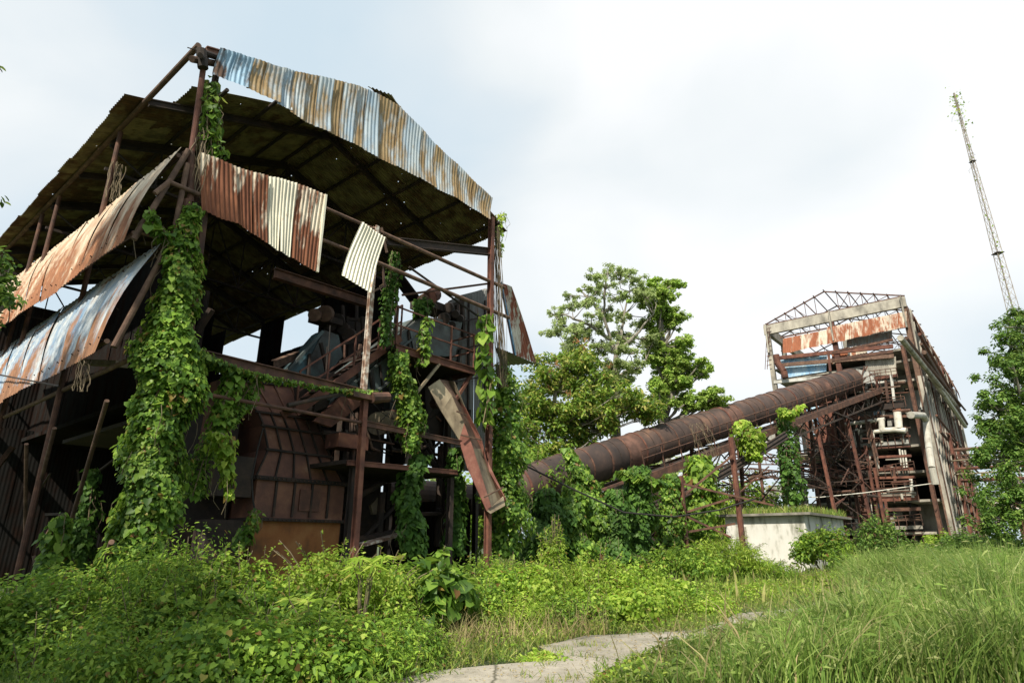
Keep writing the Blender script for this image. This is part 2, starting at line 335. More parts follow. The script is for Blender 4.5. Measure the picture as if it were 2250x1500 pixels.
# ------------------------------------------------------------------ setting: ground and path
def build_ground():
    m = MB(); n = 60
    xs = [-400, -150, -60] + list(np.linspace(-30, 60, 46)) + [90, 180, 400]
    ys = [-60, -20] + list(np.linspace(-4, 80, 43)) + [120, 250, 600]
    vs = [(x, y, (.06 * math.sin(x * .9 + y * .4) * math.sin(y * .7) - .05) if -30 < x < 60 and -4 < y < 80 else -.05) for y in ys for x in xs]
    k = len(xs)
    m.add(vs, [(j * k + i, j * k + i + 1, (j + 1) * k + i + 1, (j + 1) * k + i) for j in range(len(ys) - 1) for i in range(k - 1)])
    m.build('ground', M['ground'], kind='structure', smooth=True)
    L = [(780, 1520), (900, 1490), (960, 1474), (1060, 1466), (1150, 1458), (1200, 1450), (1200, 1436), (1190, 1424), (1235, 1412), (1290, 1400), (1360, 1396), (1420, 1392), (1480, 1390), (1540, 1384), (1590, 1366), (1612, 1349), (1700, 1344), (1760, 1338), (1800, 1322)]
    R = [(1290, 1520), (1310, 1500), (1330, 1482), (1345, 1470), (1362, 1462), (1375, 1456), (1392, 1450), (1410, 1446), (1440, 1438), (1480, 1430), (1520, 1420), (1560, 1412), (1600, 1405), (1640, 1396), (1690, 1382), (1730, 1368), (1780, 1352), (1830, 1340), (1850, 1324)]
    vs = []; m = MB()
    for (a, b), (c, d) in zip(L, R):
        for f in (0, .33, .66, 1):
            p = G(a + (c - a) * f, b + (d - b) * f); p.z = .03 if f in (0, 1) else .045 + random.uniform(0, .012); p += Vector((random.uniform(-.06, .06), random.uniform(-.1, .1), 0)); vs.append(p)
    fs = [(j * 4 + i, j * 4 + i + 1, (j + 1) * 4 + i + 1, (j + 1) * 4 + i) for j in range(len(L) - 1) for i in range(3)]
    m.add(vs, fs)
    # the slab carries on beside and behind the camera
    p0, p1 = vs[0], vs[3]
    m.add([p0, p1, (p1.x - .5, -12, .07), (p0.x - .8, -12, .07)], [(0, 3, 2, 1)])
    o = m.build('path', M['path'], kind='structure')
build_ground()
def crack(mat):
    n = mat.node_tree.nodes; L = mat.node_tree.links; b = n['Principled BSDF']; src = b.inputs['Base Color'].links[0].from_socket
    tc = n.new('ShaderNodeTexCoord'); z = noise(n, L, tc.outputs['Object'], 1.6, 5, .6); mxv = n.new('ShaderNodeMixRGB'); mxv.inputs[0].default_value = .25
    L.new(tc.outputs['Object'], mxv.inputs[1]); L.new(z.outputs[1], mxv.inputs[2])
    v = n.new('ShaderNodeTexVoronoi'); v.feature = 'DISTANCE_TO_EDGE'; v.inputs['Scale'].default_value = .38; L.new(mxv.outputs[0], v.inputs['Vector'])
    mr = n.new('ShaderNodeMapRange'); mr.inputs[1].default_value = .001; mr.inputs[2].default_value = .009; L.new(v.outputs[0], mr.inputs[0])
    g = noise(n, L, tc.outputs['Object'], 9, 8, .75); gr = ramp(n, [(.32, (.66, .64, .6)), (.55, (1.08, 1.06, 1.03))]); L.new(g.outputs[0], gr.inputs[0])
    m1 = n.new('ShaderNodeMixRGB'); m1.blend_type = 'MULTIPLY'; m1.inputs[0].default_value = .8; L.new(src, m1.inputs[1]); L.new(gr.outputs[0], m1.inputs[2])
    m2 = n.new('ShaderNodeMixRGB'); L.new(mr.outputs[0], m2.inputs[0]); m2.inputs[1].default_value = (.10, .09, .06, 1); L.new(m1.outputs[0], m2.inputs[2])
    L.new(m2.outputs[0], b.inputs['Base Color'])
crack(M['path'])

# ------------------------------------------------------------------ THE OPEN SHED (front left)
ZE, ZR = 12.0, 13.9
def roofz(t): return ZE + (ZR - ZE) * (1 - abs(t - 5.0) / 5.0)
def build_shed():
    sh = thing('rusty_shed', 'tall open steel shed with gabled corrugated roof, hanging rusty sheets and ivy covered corner', 'shed', W(0, 0, 0))
    R = M['rust']; D = M['rust_dark']; PP = M['rust_pipe']
    def part(name, mb, mat, **k): return mb.build(name, mat, sh, **k)
    tb = lambda p, q, r=.05: MB().tube(p, q, r, 10)
    # near corner posts
    part('post', tb(F(421, 334), F(448, 140), .06), M['rust_red'])
    ca, cb = F(292, 1330), F(412, 440)
    part('post', tb(ca, cb, .09), R)
    part('post', tb(F(418, 444), F(420, 336), .07), R)
    part('post', tb(W(.55, .1, 8.2), W(.5, .1, 12.0), .07), R)
    m = MB()
    for k in range(14):
        z = .3 + k * .65
        p_ = ca.lerp(cb, k / 14); q_ = ca.lerp(cb, (k + 1) / 14); m.bar(p_, q_ + T * .35, .04).bar(q_, q_ + T * .35, .04)
    part('lacing', m, D)
    part('post', MB().ibeam(ca + T * .38, cb + T * .35, .12, .12), R)
    part('post', MB().ibeam(cb + T * .35, W(.55, .12, 8.3), .12, .12), R)
    part('post', tb(F(420, 332), F(418, 444), .06), PP)
    # leaning pipes carrying the side awnings
    for a, b in (((414, 330), (294, 526)), ((372, 535), (250, 762)), ((412, 360), (384, 505)), ((384, 505), (366, 640))):
        part('brace', tb(F(*a, -.06), F(*b, -.06), .055), PP)
    part('brace', tb(F(372, 400, -.1), F(438, 428, -.1), .05), PP)
    part('brace', tb(F(340, 425, -.1), F(376, 396, -.1), .05), PP)
    part('brace', tb(F(310, 512), F(368, 530), .03), PP)
    # top corner knuckle of pipe ends
    part('pipe_end', tb(F(421, 130, -.1), F(482, 142, .25), .075), PP)
    part('pipe_end', tb(F(436, 112, -.05), F(484, 128, .1), .07), M['rust_dark'])
    part('pipe_end', tb(F(440, 122, -.3), F(462, 138, .4), .06), D)
    part('clamp', MB().tube(F(442, 110, -.1), F(446, 150, -.1), .11, 10), D)
    part('rod', tb(F(412, 105, -.1), F(445, 114, -.1), .012), D)
    # wide beam at the gable start
    part('rafter', MB().ibeam(W(.25, .15, ZE + .1), W(5, .15, ZR - .1), .12, .2), R)
    part('rafter', MB().ibeam(W(10.2, .15, ZE + .05), W(5.0, .15, ZR - .1), .12, .2), R)
    for u in (2.6, 5, 7.5, 10, 12.5, 15, 17.5, 20):
        part('rafter', MB().ibeam(W(.0, u, roofz(0) - .15), W(5, u, ZR - .2), .1, .16), D)
        part('rafter', MB().ibeam(W(10.1, u, roofz(10) - .15), W(5, u, ZR - .2), .1, .16), D)
    for t in (-.02, 1.3, 2.6, 3.8, 4.8, 5.3, 6.4, 7.6, 8.8, 10.05):
        part('purlin', tb(W(t, -.1 if t > 4 or t < .1 else (2.6 if t < 1.2 else 1.4), roofz(t) - .07), W(t, 20.3, roofz(t) - .07), .065 if t < .1 else .05), PP if t < .1 else D)
    # roof sheets
    rows = [(-.45, 1.1, 2.75), (.6, 2.95, 1.75), (2.85, 5.05, 1.2), (7.6, 4.95, -.05), (10.55, 7.5, -.05)]
    for ri, (ta, tb_, us) in enumerate(rows):
        u = us
        while u < 20.2:
            w = 1.0; j = random.uniform(-.03, .03)
            z_ = .02 + .03 * (ri in (1, 3))
            a = W(tb_, u, roofz(tb_) + z_ + .02); b = W(tb_, u + w + .05, roofz(tb_) + z_)
            t2 = ta + (j if ri in (0, 4) else 0)
            c = W(t2, u + w + .05, roofz(ta) + z_); d = W(t2, u, roofz(ta) + z_ + .02)
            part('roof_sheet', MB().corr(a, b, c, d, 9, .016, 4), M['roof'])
            u += w
    # a torn flap on the ridge
    part('ridge_flap', MB().corr(F(808, 190, -.1), F(860, 208, -.1), F(880, 235, .2), F(826, 205, .2), 6, .02, 2), M['roof'])
    # gable valance
    tp = [(342, 65), (435, 92), (520, 118), (600, 147), (690, 172), (752, 190), (815, 205), (885, 218), (960, 234), (1025, 252), (1090, 270), (1150, 292), (1210, 320), (1325, 385), (1440, 500), (1520, 595), (1640, 700), (1735, 800), (1828, 885)]
    bt = [(300, 205), (395, 245), (480, 287), (570, 326), (660, 368), (725, 412), (790, 457), (860, 492), (935, 527), (1000, 554), (1060, 582), (1130, 622), (1195, 662), (1300, 712), (1425, 772), (1520, 832), (1635, 887), (1720, 947), (1820, 1002)]
    q = lambda p: (350 + p[0] / 2.5, 80 + p[1] / 2.5)
    for i in range(len(tp) - 1):
        o = -.14 - .04 * (i % 2)
        a, b = F(*q(tp[i]), o), F(*q(tp[i + 1]), o); d, c = F(*q(bt[i]), o - .05), F(*q(bt[i + 1]), o - .05)
        e = (b - a).normalized() * .03
        part('valance_sheet', MB().corr(a - e, b + e, c + e, d - e, max(4, round((b - a).length / .11)), .010, 6, bulge=.05), M['valance_end'] if i < 2 else M['valance'])
    m = MB()
    for t, z in ((0.3, 11.6), (5, 13.2)): pass
    # lower valance on its two pipes
    tp = [(228, 635), (330, 672), (425, 715), (515, 742), (600, 765), (680, 782), (760, 805), (840, 838), (918, 870)]
    bt = [(230, 955), (335, 1002), (435, 1030), (515, 1085), (600, 1135), (660, 1178), (720, 1215), (790, 1252), (862, 1290)]
    mats = ['sheet_rust', 'sheet_rust', 'sheet_rust', 'sheet_rust', 'sheet_cream', 'sheet_cream', 'sheet_rust', 'sheet_rust']
    for i in range(8):
        o = -.15 - .03 * (i % 2)
        a, b = F(*q(tp[i]), o), F(*q(tp[i + 1]), o); d, c = F(*q(bt[i]), o - .04), F(*q(bt[i + 1]), o - .04)
        part('hanging_sheet', MB().corr(a, b, c, d, 4, .017, 4, bulge=.03), M[mats[i]])
    part('hanging_sheet', MB().corr(F(794, 487, -.35), F(848, 522, -.4), F(816, 644, -.55), F(750, 604, -.5), 9, .018, 6, bulge=.09), M['sheet_cream'], label='short cream corrugated sheet hanging askew')
    part('flashing', MB().bar(F(716, 428, -.2), F(697, 598, -.2), .06, .05), M['sheet_cream'])
    for a, b, r in (((440, 338), (840, 512), .05), ((840, 512), (1108, 632), .06), ((660, 508), (770, 552), .05), ((770, 552), (1118, 698), .06)):
        part('front_pipe', tb(F(*a), F(*b), r), PP)
    part('bracket', MB().bar(F(838, 500), F(850, 555), .05).bar(F(840, 580), F(845, 632), .05).bar(F(820, 640), F(848, 626), .05), PP)
    # middle and right posts of the front
    part('post', MB().ibeam(W(5.1, 0, 5.1), W(5.1, 0, 9.7), .11, .11), M['flaky'], label='flaking pale upper post')
    part('post', MB().ibeam(W(5.2, 0, -.2), W(5.15, 0, 5.1), .13, .13), M['rust_red'])
    part('gusset', MB().bar(W(4.7, -.02, 5.0), W(5.6, -.02, 5.0), .3, .12).tube(W(5.25, -.15, 5), W(5.75, -.15, 5.1), .13, 10), R)
    part('post', MB().ibeam(W(9.75, 0, -.2), W(9.75, 0, 12.0), .14, .14), M['rust_red'])
    part('post', MB().ibeam(W(10.05, .3, -.2), W(10.05, .3, 11.9), .12, .12), D)
    part('tie_beam', MB().ibeam(F(850, 530, .1), F(1075, 553, .1), .16, .22), D)
    part('tie_beam', MB().ibeam(W(1.0, .1, 5.18), W(5.2, .1, 5.12), .14, .2), R)
    part('tie_beam', MB().tube(W(1.2, .0, 4.4), W(5.1, 0, 4.38), .04, 8), R)
    part('tie_beam', MB().ibeam(W(5.1, 0, 4.38), W(8.9, 0, 4.3), .08, .12), R)
    part('brace', tb(F(632, 890), F(760, 862), .05), D)
    part('brace', tb(W(6.4, .1, 9.0), W(10.0, .1, 8.2), .035), D)
    part('brace', tb(F(884, 648, .5), F(1080, 622, .5), .035), R)
    # inner posts and girders
    for (t, u) in ((0, 4.3), (0, 9.2), (0, 10.9), (0, 15.5), (0, 20), (10, 5), (10, 10), (10, 15), (10, 20), (5, 20), (3.9, 7)):
        zt = roofz(t) - .2 if t in (0, 10) else 9.3
        part('post', MB().tube(W(t, u, -.2), W(t, u, zt), .11 if t == 3.9 else .06, 10), R if t == 0 else D)
    for u in (5, 10, 15, 20):
        part('truss', truss(W(0, u, 11.0), W(10, u, 11.0), 1.0, lambda t: roofz(t) - .3), D)
    part('girder', MB().ibeam(F(602, 600, 3.5), F(815, 668, 3.5), .2, .28), R)
    for u, z in ((0, 9.2), (0, 7.1), (0, 4.9)):
        part('side_rail', tb(W(.05, 0, z), W(.05, 20, z), .05), PP)
    for x1, y1, x2, y2 in ((30, 1290, 120, 940), (55, 1180, 58, 975), (140, 1200, 235, 880), (215, 1280, 245, 1190)):
        part('brace', tb(S(x1, y1, .6), S(x2, y2, -.2), .04), PP)
    part('side_rail', tb(S(-60, 812, -.5), S(130, 848, -.5), .02), D)
    # awning sheets down the side
    def awn(top, bot, t1, t2, n, mat, k0):
        tp_ = [S(x, y, t1) for x, y in top]; bt_ = [S(x, y, t2) for x, y in bot]
        tp_[0] = F(*top[0], -.05); bt_[0] = F(*bot[0], -.05)
        def on(P, f):
            L_ = [(P[i + 1] - P[i]).length for i in range(len(P) - 1)]; d = f * sum(L_)
            for i, l in enumerate(L_):
                if d <= l or i == len(L_) - 1: return P[i].lerp(P[i + 1], d / l)
                d -= l
        m = MB()
        for i in range(n):
            f0, f1 = i / n, (i + 1.03) / n; o = T * (-.005 * (i % 2))
            a, b, c, d = on(tp_, f0) + o, on(tp_, min(f1, 1)) + o, on(bt_, min(f1, 1)) + o, on(bt_, f0) + o
            nr = -(b - a).cross(d - a).normalized()
            part('awning_sheet', MB().corr(a, b, c, d, 8, .009, 8, bulge=.10), M[mat])
            for k in range(3):
                for g in (.1, .35, .62, .9):
                    f_ = (k + random.uniform(.2, .8)) / 3; p = a.lerp(b, f_).lerp(d.lerp(c, f_), g + random.uniform(-.02, .02)); m.bar(p, p + (-T * .8 + Z3 * .4) * random.uniform(.05, .10), .018)
        part('hook_bolt', m, D, kind='stuff')
        part('awning_rail', MB().path([p + T * .1 - Z3 * .1 for p in tp_], .045), PP)
        part('awning_rail', MB().path([p + T * .12 + Z3 * .25 for p in bt_], .045), PP)
    awn([(397, 322), (280, 420), (150, 520), (57, 590), (-40, 668)], [(275, 532), (195, 585), (125, 640), (40, 692), (-60, 765)], .15, -.5, 9, 'awning_tan', 0)
    awn([(354, 532), (154, 665), (0, 773), (-100, 850)], [(212, 775), (168, 796), (117, 822), (0, 882), (-110, 945)], .15, -.42, 9, 'awning_blue', 0)
    # inner cladding coloured dark as deep shade, with gaps where the sky shows
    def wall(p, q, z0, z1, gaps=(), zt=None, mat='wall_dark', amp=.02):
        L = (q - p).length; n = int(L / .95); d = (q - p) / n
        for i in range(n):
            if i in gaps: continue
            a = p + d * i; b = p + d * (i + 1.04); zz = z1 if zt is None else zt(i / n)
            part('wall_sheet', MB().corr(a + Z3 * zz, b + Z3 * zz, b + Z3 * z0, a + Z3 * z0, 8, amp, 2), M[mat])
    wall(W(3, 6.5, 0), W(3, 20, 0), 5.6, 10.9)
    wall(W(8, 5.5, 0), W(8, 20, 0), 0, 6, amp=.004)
    part('light_block_slab', MB().box(W(5.2, 13, 5.5), T * 2.6, U * 6.3, .15), M['wall_dark'])  # slab added to keep sky light out of the bay below
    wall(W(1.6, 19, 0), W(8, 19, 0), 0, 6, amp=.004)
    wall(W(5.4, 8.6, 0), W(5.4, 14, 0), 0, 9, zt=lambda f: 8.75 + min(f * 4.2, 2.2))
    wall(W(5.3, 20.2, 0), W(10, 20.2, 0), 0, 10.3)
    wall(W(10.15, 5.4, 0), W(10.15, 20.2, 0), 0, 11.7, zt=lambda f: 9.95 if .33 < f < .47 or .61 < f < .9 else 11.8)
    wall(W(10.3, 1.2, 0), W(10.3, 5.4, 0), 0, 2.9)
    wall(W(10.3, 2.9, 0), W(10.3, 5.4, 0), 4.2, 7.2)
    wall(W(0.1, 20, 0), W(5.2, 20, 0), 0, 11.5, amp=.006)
    for k in range(26):   # cluttered dark steel in the shaded bays
        t = random.uniform(.6, 5.5); u = random.uniform(3.5, 15); z = random.uniform(.5, 5)
        a = W(t, u, z); b = W(t + random.uniform(-.6, .6), u + random.uniform(-2.5, 2.5), z + random.uniform(-1.5, 3))
        part('clutter_bar', MB().bar(a, b, random.uniform(.05, .16)), random.choice([D, R, D]))
    part('tan_ledge', MB().bar(S(170, 795, .6), S(268, 800, .6), .25, .12), M['tan'])
    part('inner_floor', MB().box(W(6.2, 9, 4.9), T * 3.6, U * 4.5, .12), D)
    return sh
def truss(p, q, h, zf=None):
    m = MB(); n = 8; m.bar(p, q, .08)
    for i in range(n):
        f0, f1 = i / n, (i + 1) / n; a, b = p.lerp(q, f0), p.lerp(q, f1)
        ta, tb_ = a + Z3 * h, b + Z3 * h
        if zf:
            ta.z = zf(f0 * 10); tb_.z = zf(f1 * 10)
        m.bar(a, tb_, .045) if i % 2 else m.bar(b, ta, .045); m.bar(b, tb_, .04); m.bar(ta, tb_, .07)
    return m
shed = build_shed()

# ------------------------------------------------------------------ machinery inside the shed
def build_hopper():
    h = thing('rusty_hopper', 'big rusty panelled hopper with sloping ribbed front above an orange tank, beside the red post', 'hopper', W(4.6, 2.2, 0))
    H = M['hopper']
    t0, t1, u0, u1 = 3.45, 5.85, 1.5, 4.6
    q = lambda x, y: (400 + x / 2.308, 600 + y / 2.308)
    MB().hexa([W(t0, u0, 2.15), W(t1, u0, 2.15), W(t1, u1, 2.15), W(t0, u1, 2.15), W(t0, u0, 3.05), W(t1, u0, 3.05), W(t1, u1, 3.05), W(t0, u1, 3.05)]).build('lower_box', M['hopper'], h)
    a = [W(t0 + .15, u0 + .1, 0.2), W(t1, u0 + .1, .2), W(t1, u1, .2), W(t0 + .15, u1, .2), W(t0 + .05, u0 + .05, 2.12), W(t1, u0 + .05, 2.12), W(t1, u1, 2.12), W(t0 + .05, u1, 2.12)]
    MB().hexa(a).build('orange_tank', M['orange'], h)
    for z, th in ((3.05, .09), (2.13, .07)):
        MB().bar(W(t0 - .06, u0 - .05, z), W(t1 + .06, u0 - .05, z), .1, th).bar(W(t1 + .03, u0, z), W(t1 + .03, u1, z), .1, th).bar(W(t0 - .03, u0, z), W(t0 - .03, u1, z), .1, th).build('flange', M['rust_dark'], h)
    for i in range(1, 5):
        t = t0 + (t1 - t0) * i / 5; MB().bar(W(t, u0 - .03, 2.2), W(t, u0 - .03, 3.0), .05).build('rib', M['rust_dark'], h)
    MB().box(W(4.85, u0 - .02, 2.35), T * .28, U * .02, .5).build('access_hatch', M['hopper'], h)
    # sloping panelled front in four courses, leaning back
    lv = [((562, 1044), (752, 1058), 1.6), ((588, 987), (724, 1004), 1.75), ((578, 935), (706, 954), 1.95), ((566, 905), (694, 922), 2.15), ((520, 838), (673, 850), 2.6)]
    pts = [(F(*a, u), F(*b, u)) for a, b, u in lv]
    def bk(p): d = p - A0; return W(d.dot(T), 4.6, p.z)
    for k in range(4):
        (a, b), (c, d) = pts[k], pts[k + 1]
        MB().hexa([a, b, bk(b), bk(a), c, d, bk(d), bk(c)]).build('sloping_panel', H, h)
        n_ = 5 if k < 3 else 4
        for i in range(n_ + 1):
            f = i / n_; MB().bar(a.lerp(b, f) - U * .03, c.lerp(d, f) - U * .03, .035, .05, -U).build('rib', M['rust_dark'] if k != 3 else H, h)
        MB().bar(c - T * .08 - U * .05, d + T * .06 - U * .05, .07, .05).build('flange', M['rust_dark'], h)
    m = MB()
    for z in (3.05, 2.13):
        for i in range(22):
            p = W(t0 + (t1 - t0) * i / 21, u0 - .11, z); m.tube(p, p - U * .025, .016, 6)
    m.build('bolt_row', M['rust'], h, kind='stuff')
    MB().box(W(2.6, 3.4, 0), T * .75, U * .9, 5.0).build('side_bin', M['rust_dark'], h)
    MB().bar(W(2.2, 1.6, 3.4), W(2.25, 1.6, 5.1), .5, .1).build('red_plate', M['rust_red'], h)
    for (t, z) in ((2.9, 1.2), (3.0, 2.6)):
        MB().box(W(t, 1.9, z), T * .4, U * .3, .9).build('gear_housing', M['rust_dark'], h)
    m = MB(); m.path([F(x, y, 1.2) for x, y in ((578, 940), (565, 990), (553, 1050), (556, 1100), (563, 1135))], .02)
    m.build('hanging_hose', M['black'], h)
build_hopper()
def build_conveyor():
    c = thing('inclined_conveyor', 'blue grey inclined conveyor trough rising to a drive drum above the railed platform', 'conveyor', W(7.5, 1.8, 0))
    u0, u1 = 1.4, 2.5
    lo_, hi_ = F(690, 905, u0), F(915, 762, u0)
    lo_t, hi_t = (lo_ - A0).dot(T), (hi_ - A0).dot(T)
    def ptm(t, dz, u): f = (t - lo_t) / (hi_t - lo_t); return W(t, u, lo_.z + (hi_.z - lo_.z) * f + dz)
    MB().hexa([ptm(lo_t, 0, u0), ptm(lo_t + .4, -.1, u0), ptm(lo_t + .4, -.1, u1), ptm(lo_t, 0, u1), ptm(lo_t, .8, u0), ptm(lo_t + .5, .8, u0), ptm(lo_t + .5, .8, u1), ptm(lo_t, .8, u1)]).build('tail_box', M['rust_dark'], c)
    tl, tr, br, bl = [F(x, y, u0) for x, y in ((712, 858), (927, 698), (925, 785), (738, 925))]
    m = MB(); a = [ptm(lo_t, -.1, u0), ptm(hi_t, -.1, u0), ptm(hi_t, -.1, u1), ptm(lo_t, -.1, u1), ptm(lo_t, .62, u0), ptm(hi_t, .62, u0), ptm(hi_t, .62, u1), ptm(lo_t, .62, u1)]
    m.slab([tl, tr, br, bl], 1.0, U).build('trough', M['bluegrey'], c)
    for p_, q_ in ((tl, tr), (bl, br), (tl.lerp(bl, .35), tr.lerp(br, .35))): MB().bar(p_ - U * .04, q_ - U * .04, .08, .06).build('edge_angle', M['bluegrey'], c)
    for i in range(9):
        f = (i + .5) / 9; MB().bar(tl.lerp(tr, f) - U * .03, bl.lerp(br, f) - U * .03, .05).build('stiffener', M['rust_dark'], c)
    # head box
    P = [F(x, y, u0 - .06) for x, y in ((900, 722), (925, 695), (1016, 708), (1000, 782), (912, 782))]
    MB().slab(P, 1.1, U).build('head_box', M['bluegrey'], c)
    hb = F(945, 668, u0 + .4)
    MB().box(hb - Z3 * .25, T * .55, U * .35, .25).build('motor_bed', M['rust_dark'], c)
    mo = MB().tube(F(930, 660, u0 + .2), F(952, 648, u0 + .9), .2, 14).build('motor', M['rust_pipe'], c)
    MB().tube(F(945, 652, u0), F(955, 646, u0 + .1), .24, 14).build('motor_flange', M['rust_red'], mo)
    for x, y, r in ((985, 675, .16), (1000, 690, .13), (975, 700, .2), (1010, 700, .12), (992, 715, .14)):
        MB().tube(F(x, y, u0 - .1), F(x + 6, y - 3, u0 + .7), r, 12).build('pulley', M['rust_dark'], c)
    for a, b in (((965, 680), (1020, 660)), ((1005, 665), (1000, 725)), ((955, 700), (1010, 735)), ((1015, 655), (1018, 740))):
        MB().bar(F(*a, u0 + .1), F(*b, u0 + .1), .12, .1).build('drive_frame', M['rust_dark'], c)
    # second conveyor further in is its own thing
    d = thing('conveyor_head_box', 'dark blue tilted conveyor head box topped by a round motor, deep inside the shed', 'conveyor', W(6, 4, 0))
    qq = lambda x, y, u: F(395 + x / 2.069, 550 + y / 2.069, u)
    MB().slab([qq(x, y, 4) for x, y in ((470, 600), (490, 548), (640, 372), (657, 362), (662, 385), (600, 475), (600, 600))], .5, U).build('trough_side', M['blue'], d)
    MB().slab([qq(x, y, 3.96) for x, y in ((657, 362), (722, 385), (742, 480), (640, 600), (585, 560), (600, 475))], .4, U).build('casing', M['bluegrey'], d)
    MB().bar(qq(490, 545, 3.9), qq(650, 368, 3.9), .1, .08).build('edge_angle', M['bluegrey'], d)
    MB().bar(qq(590, 470, 3.9), qq(585, 570, 3.9), .12, .06).build('stiffener', M['rust_dark'], d)
    for x0, y0, x1, y1, u in ((700, 330, 760, 520, 4.6), (690, 300, 830, 320, 4.6), (760, 300, 770, 540, 4.4), (830, 300, 835, 620, 4.5), (690, 440, 840, 400, 4.2), (740, 250, 750, 380, 4.8), (805, 240, 800, 560, 5), (640, 420, 680, 600, 3.6), (700, 560, 860, 460, 3.9)):
        MB().bar(qq(x0, y0, u), qq(x1, y1, u), .09).build('frame_bar', M['rust_dark'], d)
    MB().slab([qq(x, y, 5.2) for x, y in ((700, 330), (850, 300), (850, 560), (740, 600))], .6, U).build('drive_guard', M['rust_dark'], d)
    m = MB().tube(F(690, 692, 4), F(722, 688, 4.8), .2, 14).build('motor', M['rust_pipe'], d)
    MB().tube(F(712, 689, 3.9), F(718, 688, 4), .26, 14).build('motor_flange', M['rust_pipe'], m)
    MB().box(F(715, 712, 4.3), T * .45, U * .3, .2).build('motor_bed', M['rust_dark'], d)
    for x, y, r in ((740, 705, .25), (752, 720, .2), (765, 735, .22), (728, 715, .16)):
        MB().tube(F(x, y, 4.2), F(x + 5, y, 5), r, 12).build('pulley', M['rust_dark'], d)
    MB().ibeam(F(602, 800, 3), F(700, 762, 6), .15, .2).build('support_beam', M['rust_pipe'], d)
    MB().bar(W(5.4, 4.6, 0), W(5.4, 4.6, 6.6), .14).build('leg', M['rust_dark'], d)
    MB().bar(W(6.9, 4.6, 0), W(6.9, 4.6, 7.2), .14).build('leg', M['rust_dark'], d)
build_conveyor()
def build_platform():
    p = thing('railed_platform', 'rusty railed working platform around the conveyor head, right of the short cream sheet', 'platform', W(8, 1, 0))
    R = M['rust_red']; u0, u1 = .35, 2.9; z = 6.75
    t0, t1 = 6.3, 9.4
    MB().box(W((t0 + t1) / 2, (u0 + u1) / 2, z - .1), T * (t1 - t0) / 2, U * (u1 - u0) / 2, .1).build('deck', M['rust_dark'], p)
    MB().ibeam(W(t0, u0 - .02, z - .12), W(t1 + .05, u0 - .02, z - .12), .1, .2).build('edge_beam', R, p)
    MB().ibeam(W(t1 + .02, u0, z - .12), W(t1 + .02, u1, z - .12), .1, .2).build('edge_beam', R, p)
    for t in (t0, 7.4, 8.4, t1): MB().bar(W(t, u0, z), W(t, u0, z + 1.1), .045).build('rail_post', R, p)
    for dz in (.55, 1.08):
        MB().bar(W(t0 - .2, u0, z + dz), W(t1, u0, z + dz - .02), .04).bar(W(t1, u0, z + dz - .02), W(t1, u1, z + dz), .04).build('handrail', R, p)
    MB().bar(F(1043, 812, .4), F(1000, 880, .4), .08).bar(F(1043, 812, .4), F(1015, 850, 1.5), .06).build('bracket', R, p)
    for t, u in ((6.5, 2.6), (9.2, 2.6), (9.2, 1.2)): MB().ibeam(W(t, u, -.2), W(t, u, z - .2), .14, .14).build('leg', M['rust_dark'], p)
    # stair beside the conveyor
    s = thing('steel_stair', 'rusty handrailed steel stair running up beside the blue grey conveyor', 'stair', W(5.5, .8, 0))
    a, b = F(650, 905, .8), F(880, 742, .8)
    MB().bar(a, b, .05, .2).build('stringer', R, s); MB().bar(a + U * .6, b + U * .6, .05, .2).build('stringer', R, s)
    m = MB()
    for i in range(14):
        q = a.lerp(b, (i + .5) / 14); m.box(q, T * .12, U * .29 + Vector((0, 0, 0)), .03)
    m2 = MB()
    for v in m.v: m2.v.append(v + U * .3)
    m2.f = m.f; m2.build('treads', M['rust_dark'], s)
    for k in (.5, 1.0): MB().bar(a + Z3 * k, b + Z3 * k, .04).build('handrail', R, s)
    for i in range(5):
        q = a.lerp(b, i / 4); MB().bar(q, q + Z3, .04).build('rail_post', R, s)
    # lower service deck with pipes and drums
    l = thing('lower_service_deck', 'dark low steel service deck with drums and pipework behind the red post', 'platform', W(7, 1.5, 0))
    MB().box(W(6.8, 1.7, 3.4), T * 1.9, U * 1.5, .1).build('deck', M['rust_dark'], l)
    MB().ibeam(W(4.9, .15, 3.42), W(8.6, .15, 3.5), .06, .1).build('edge_beam', R, l)
    for t, u in ((5.2, .3), (8.5, .3), (8.5, 3), (5.2, 3)): MB().ibeam(W(t, u, -.2), W(t, u, 3.35), .13, .13).build('leg', M['rust_dark'], l)
    for i in range(4):
        MB().tube(F(830 + i * 12, 930 - i * 2, 1.4), F(846 + i * 12, 930 - i * 2, 2.2), .32, 14).build('drum', M['tan'] if i < 3 else R, l)
    MB().box(W(5.6, 1.2, 3.9), T * .45, U * .3, .35).build('gearbox', M['rust_red'], l)
    for i in range(9):
        x = 760 + i * 22; MB().path([F(x, 940 + random.uniform(-8, 8), 1), F(x + 14, 985, 1), F(x + 30, 1000 - random.uniform(0, 30), 1.3)], random.uniform(.02, .05)).build('pipe', random.choice([M['rust_dark'], M['black'], M['rust_pipe']]), l)
    for x0, y0, x1, y1, r in ((770, 1100, 840, 1060, .08), (790, 1190, 880, 1100, .06), (880, 1060, 880, 1200, .16), (840, 1080, 830, 1200, .1), (770, 1190, 900, 1165, .12), (930, 990, 985, 1060, .1), (970, 980, 962, 1200, .12), (1030, 900, 1020, 1000, .08)):
        MB().tube(F(x0, y0, 1.5), F(x1, y1, 1.6), r, 9).build('strut', M['rust_dark'], l)
    MB().slab([F(x, y, 2) for x, y in ((815, 1110), (830, 1092), (848, 1125), (820, 1130))], .1, U).build('yellow_plate', M['tan'], l)
    MB().box(W(7.6, 3.4, 0), T * .5, U * .5, 5.8).build('bin', M['rust_dark'], l)
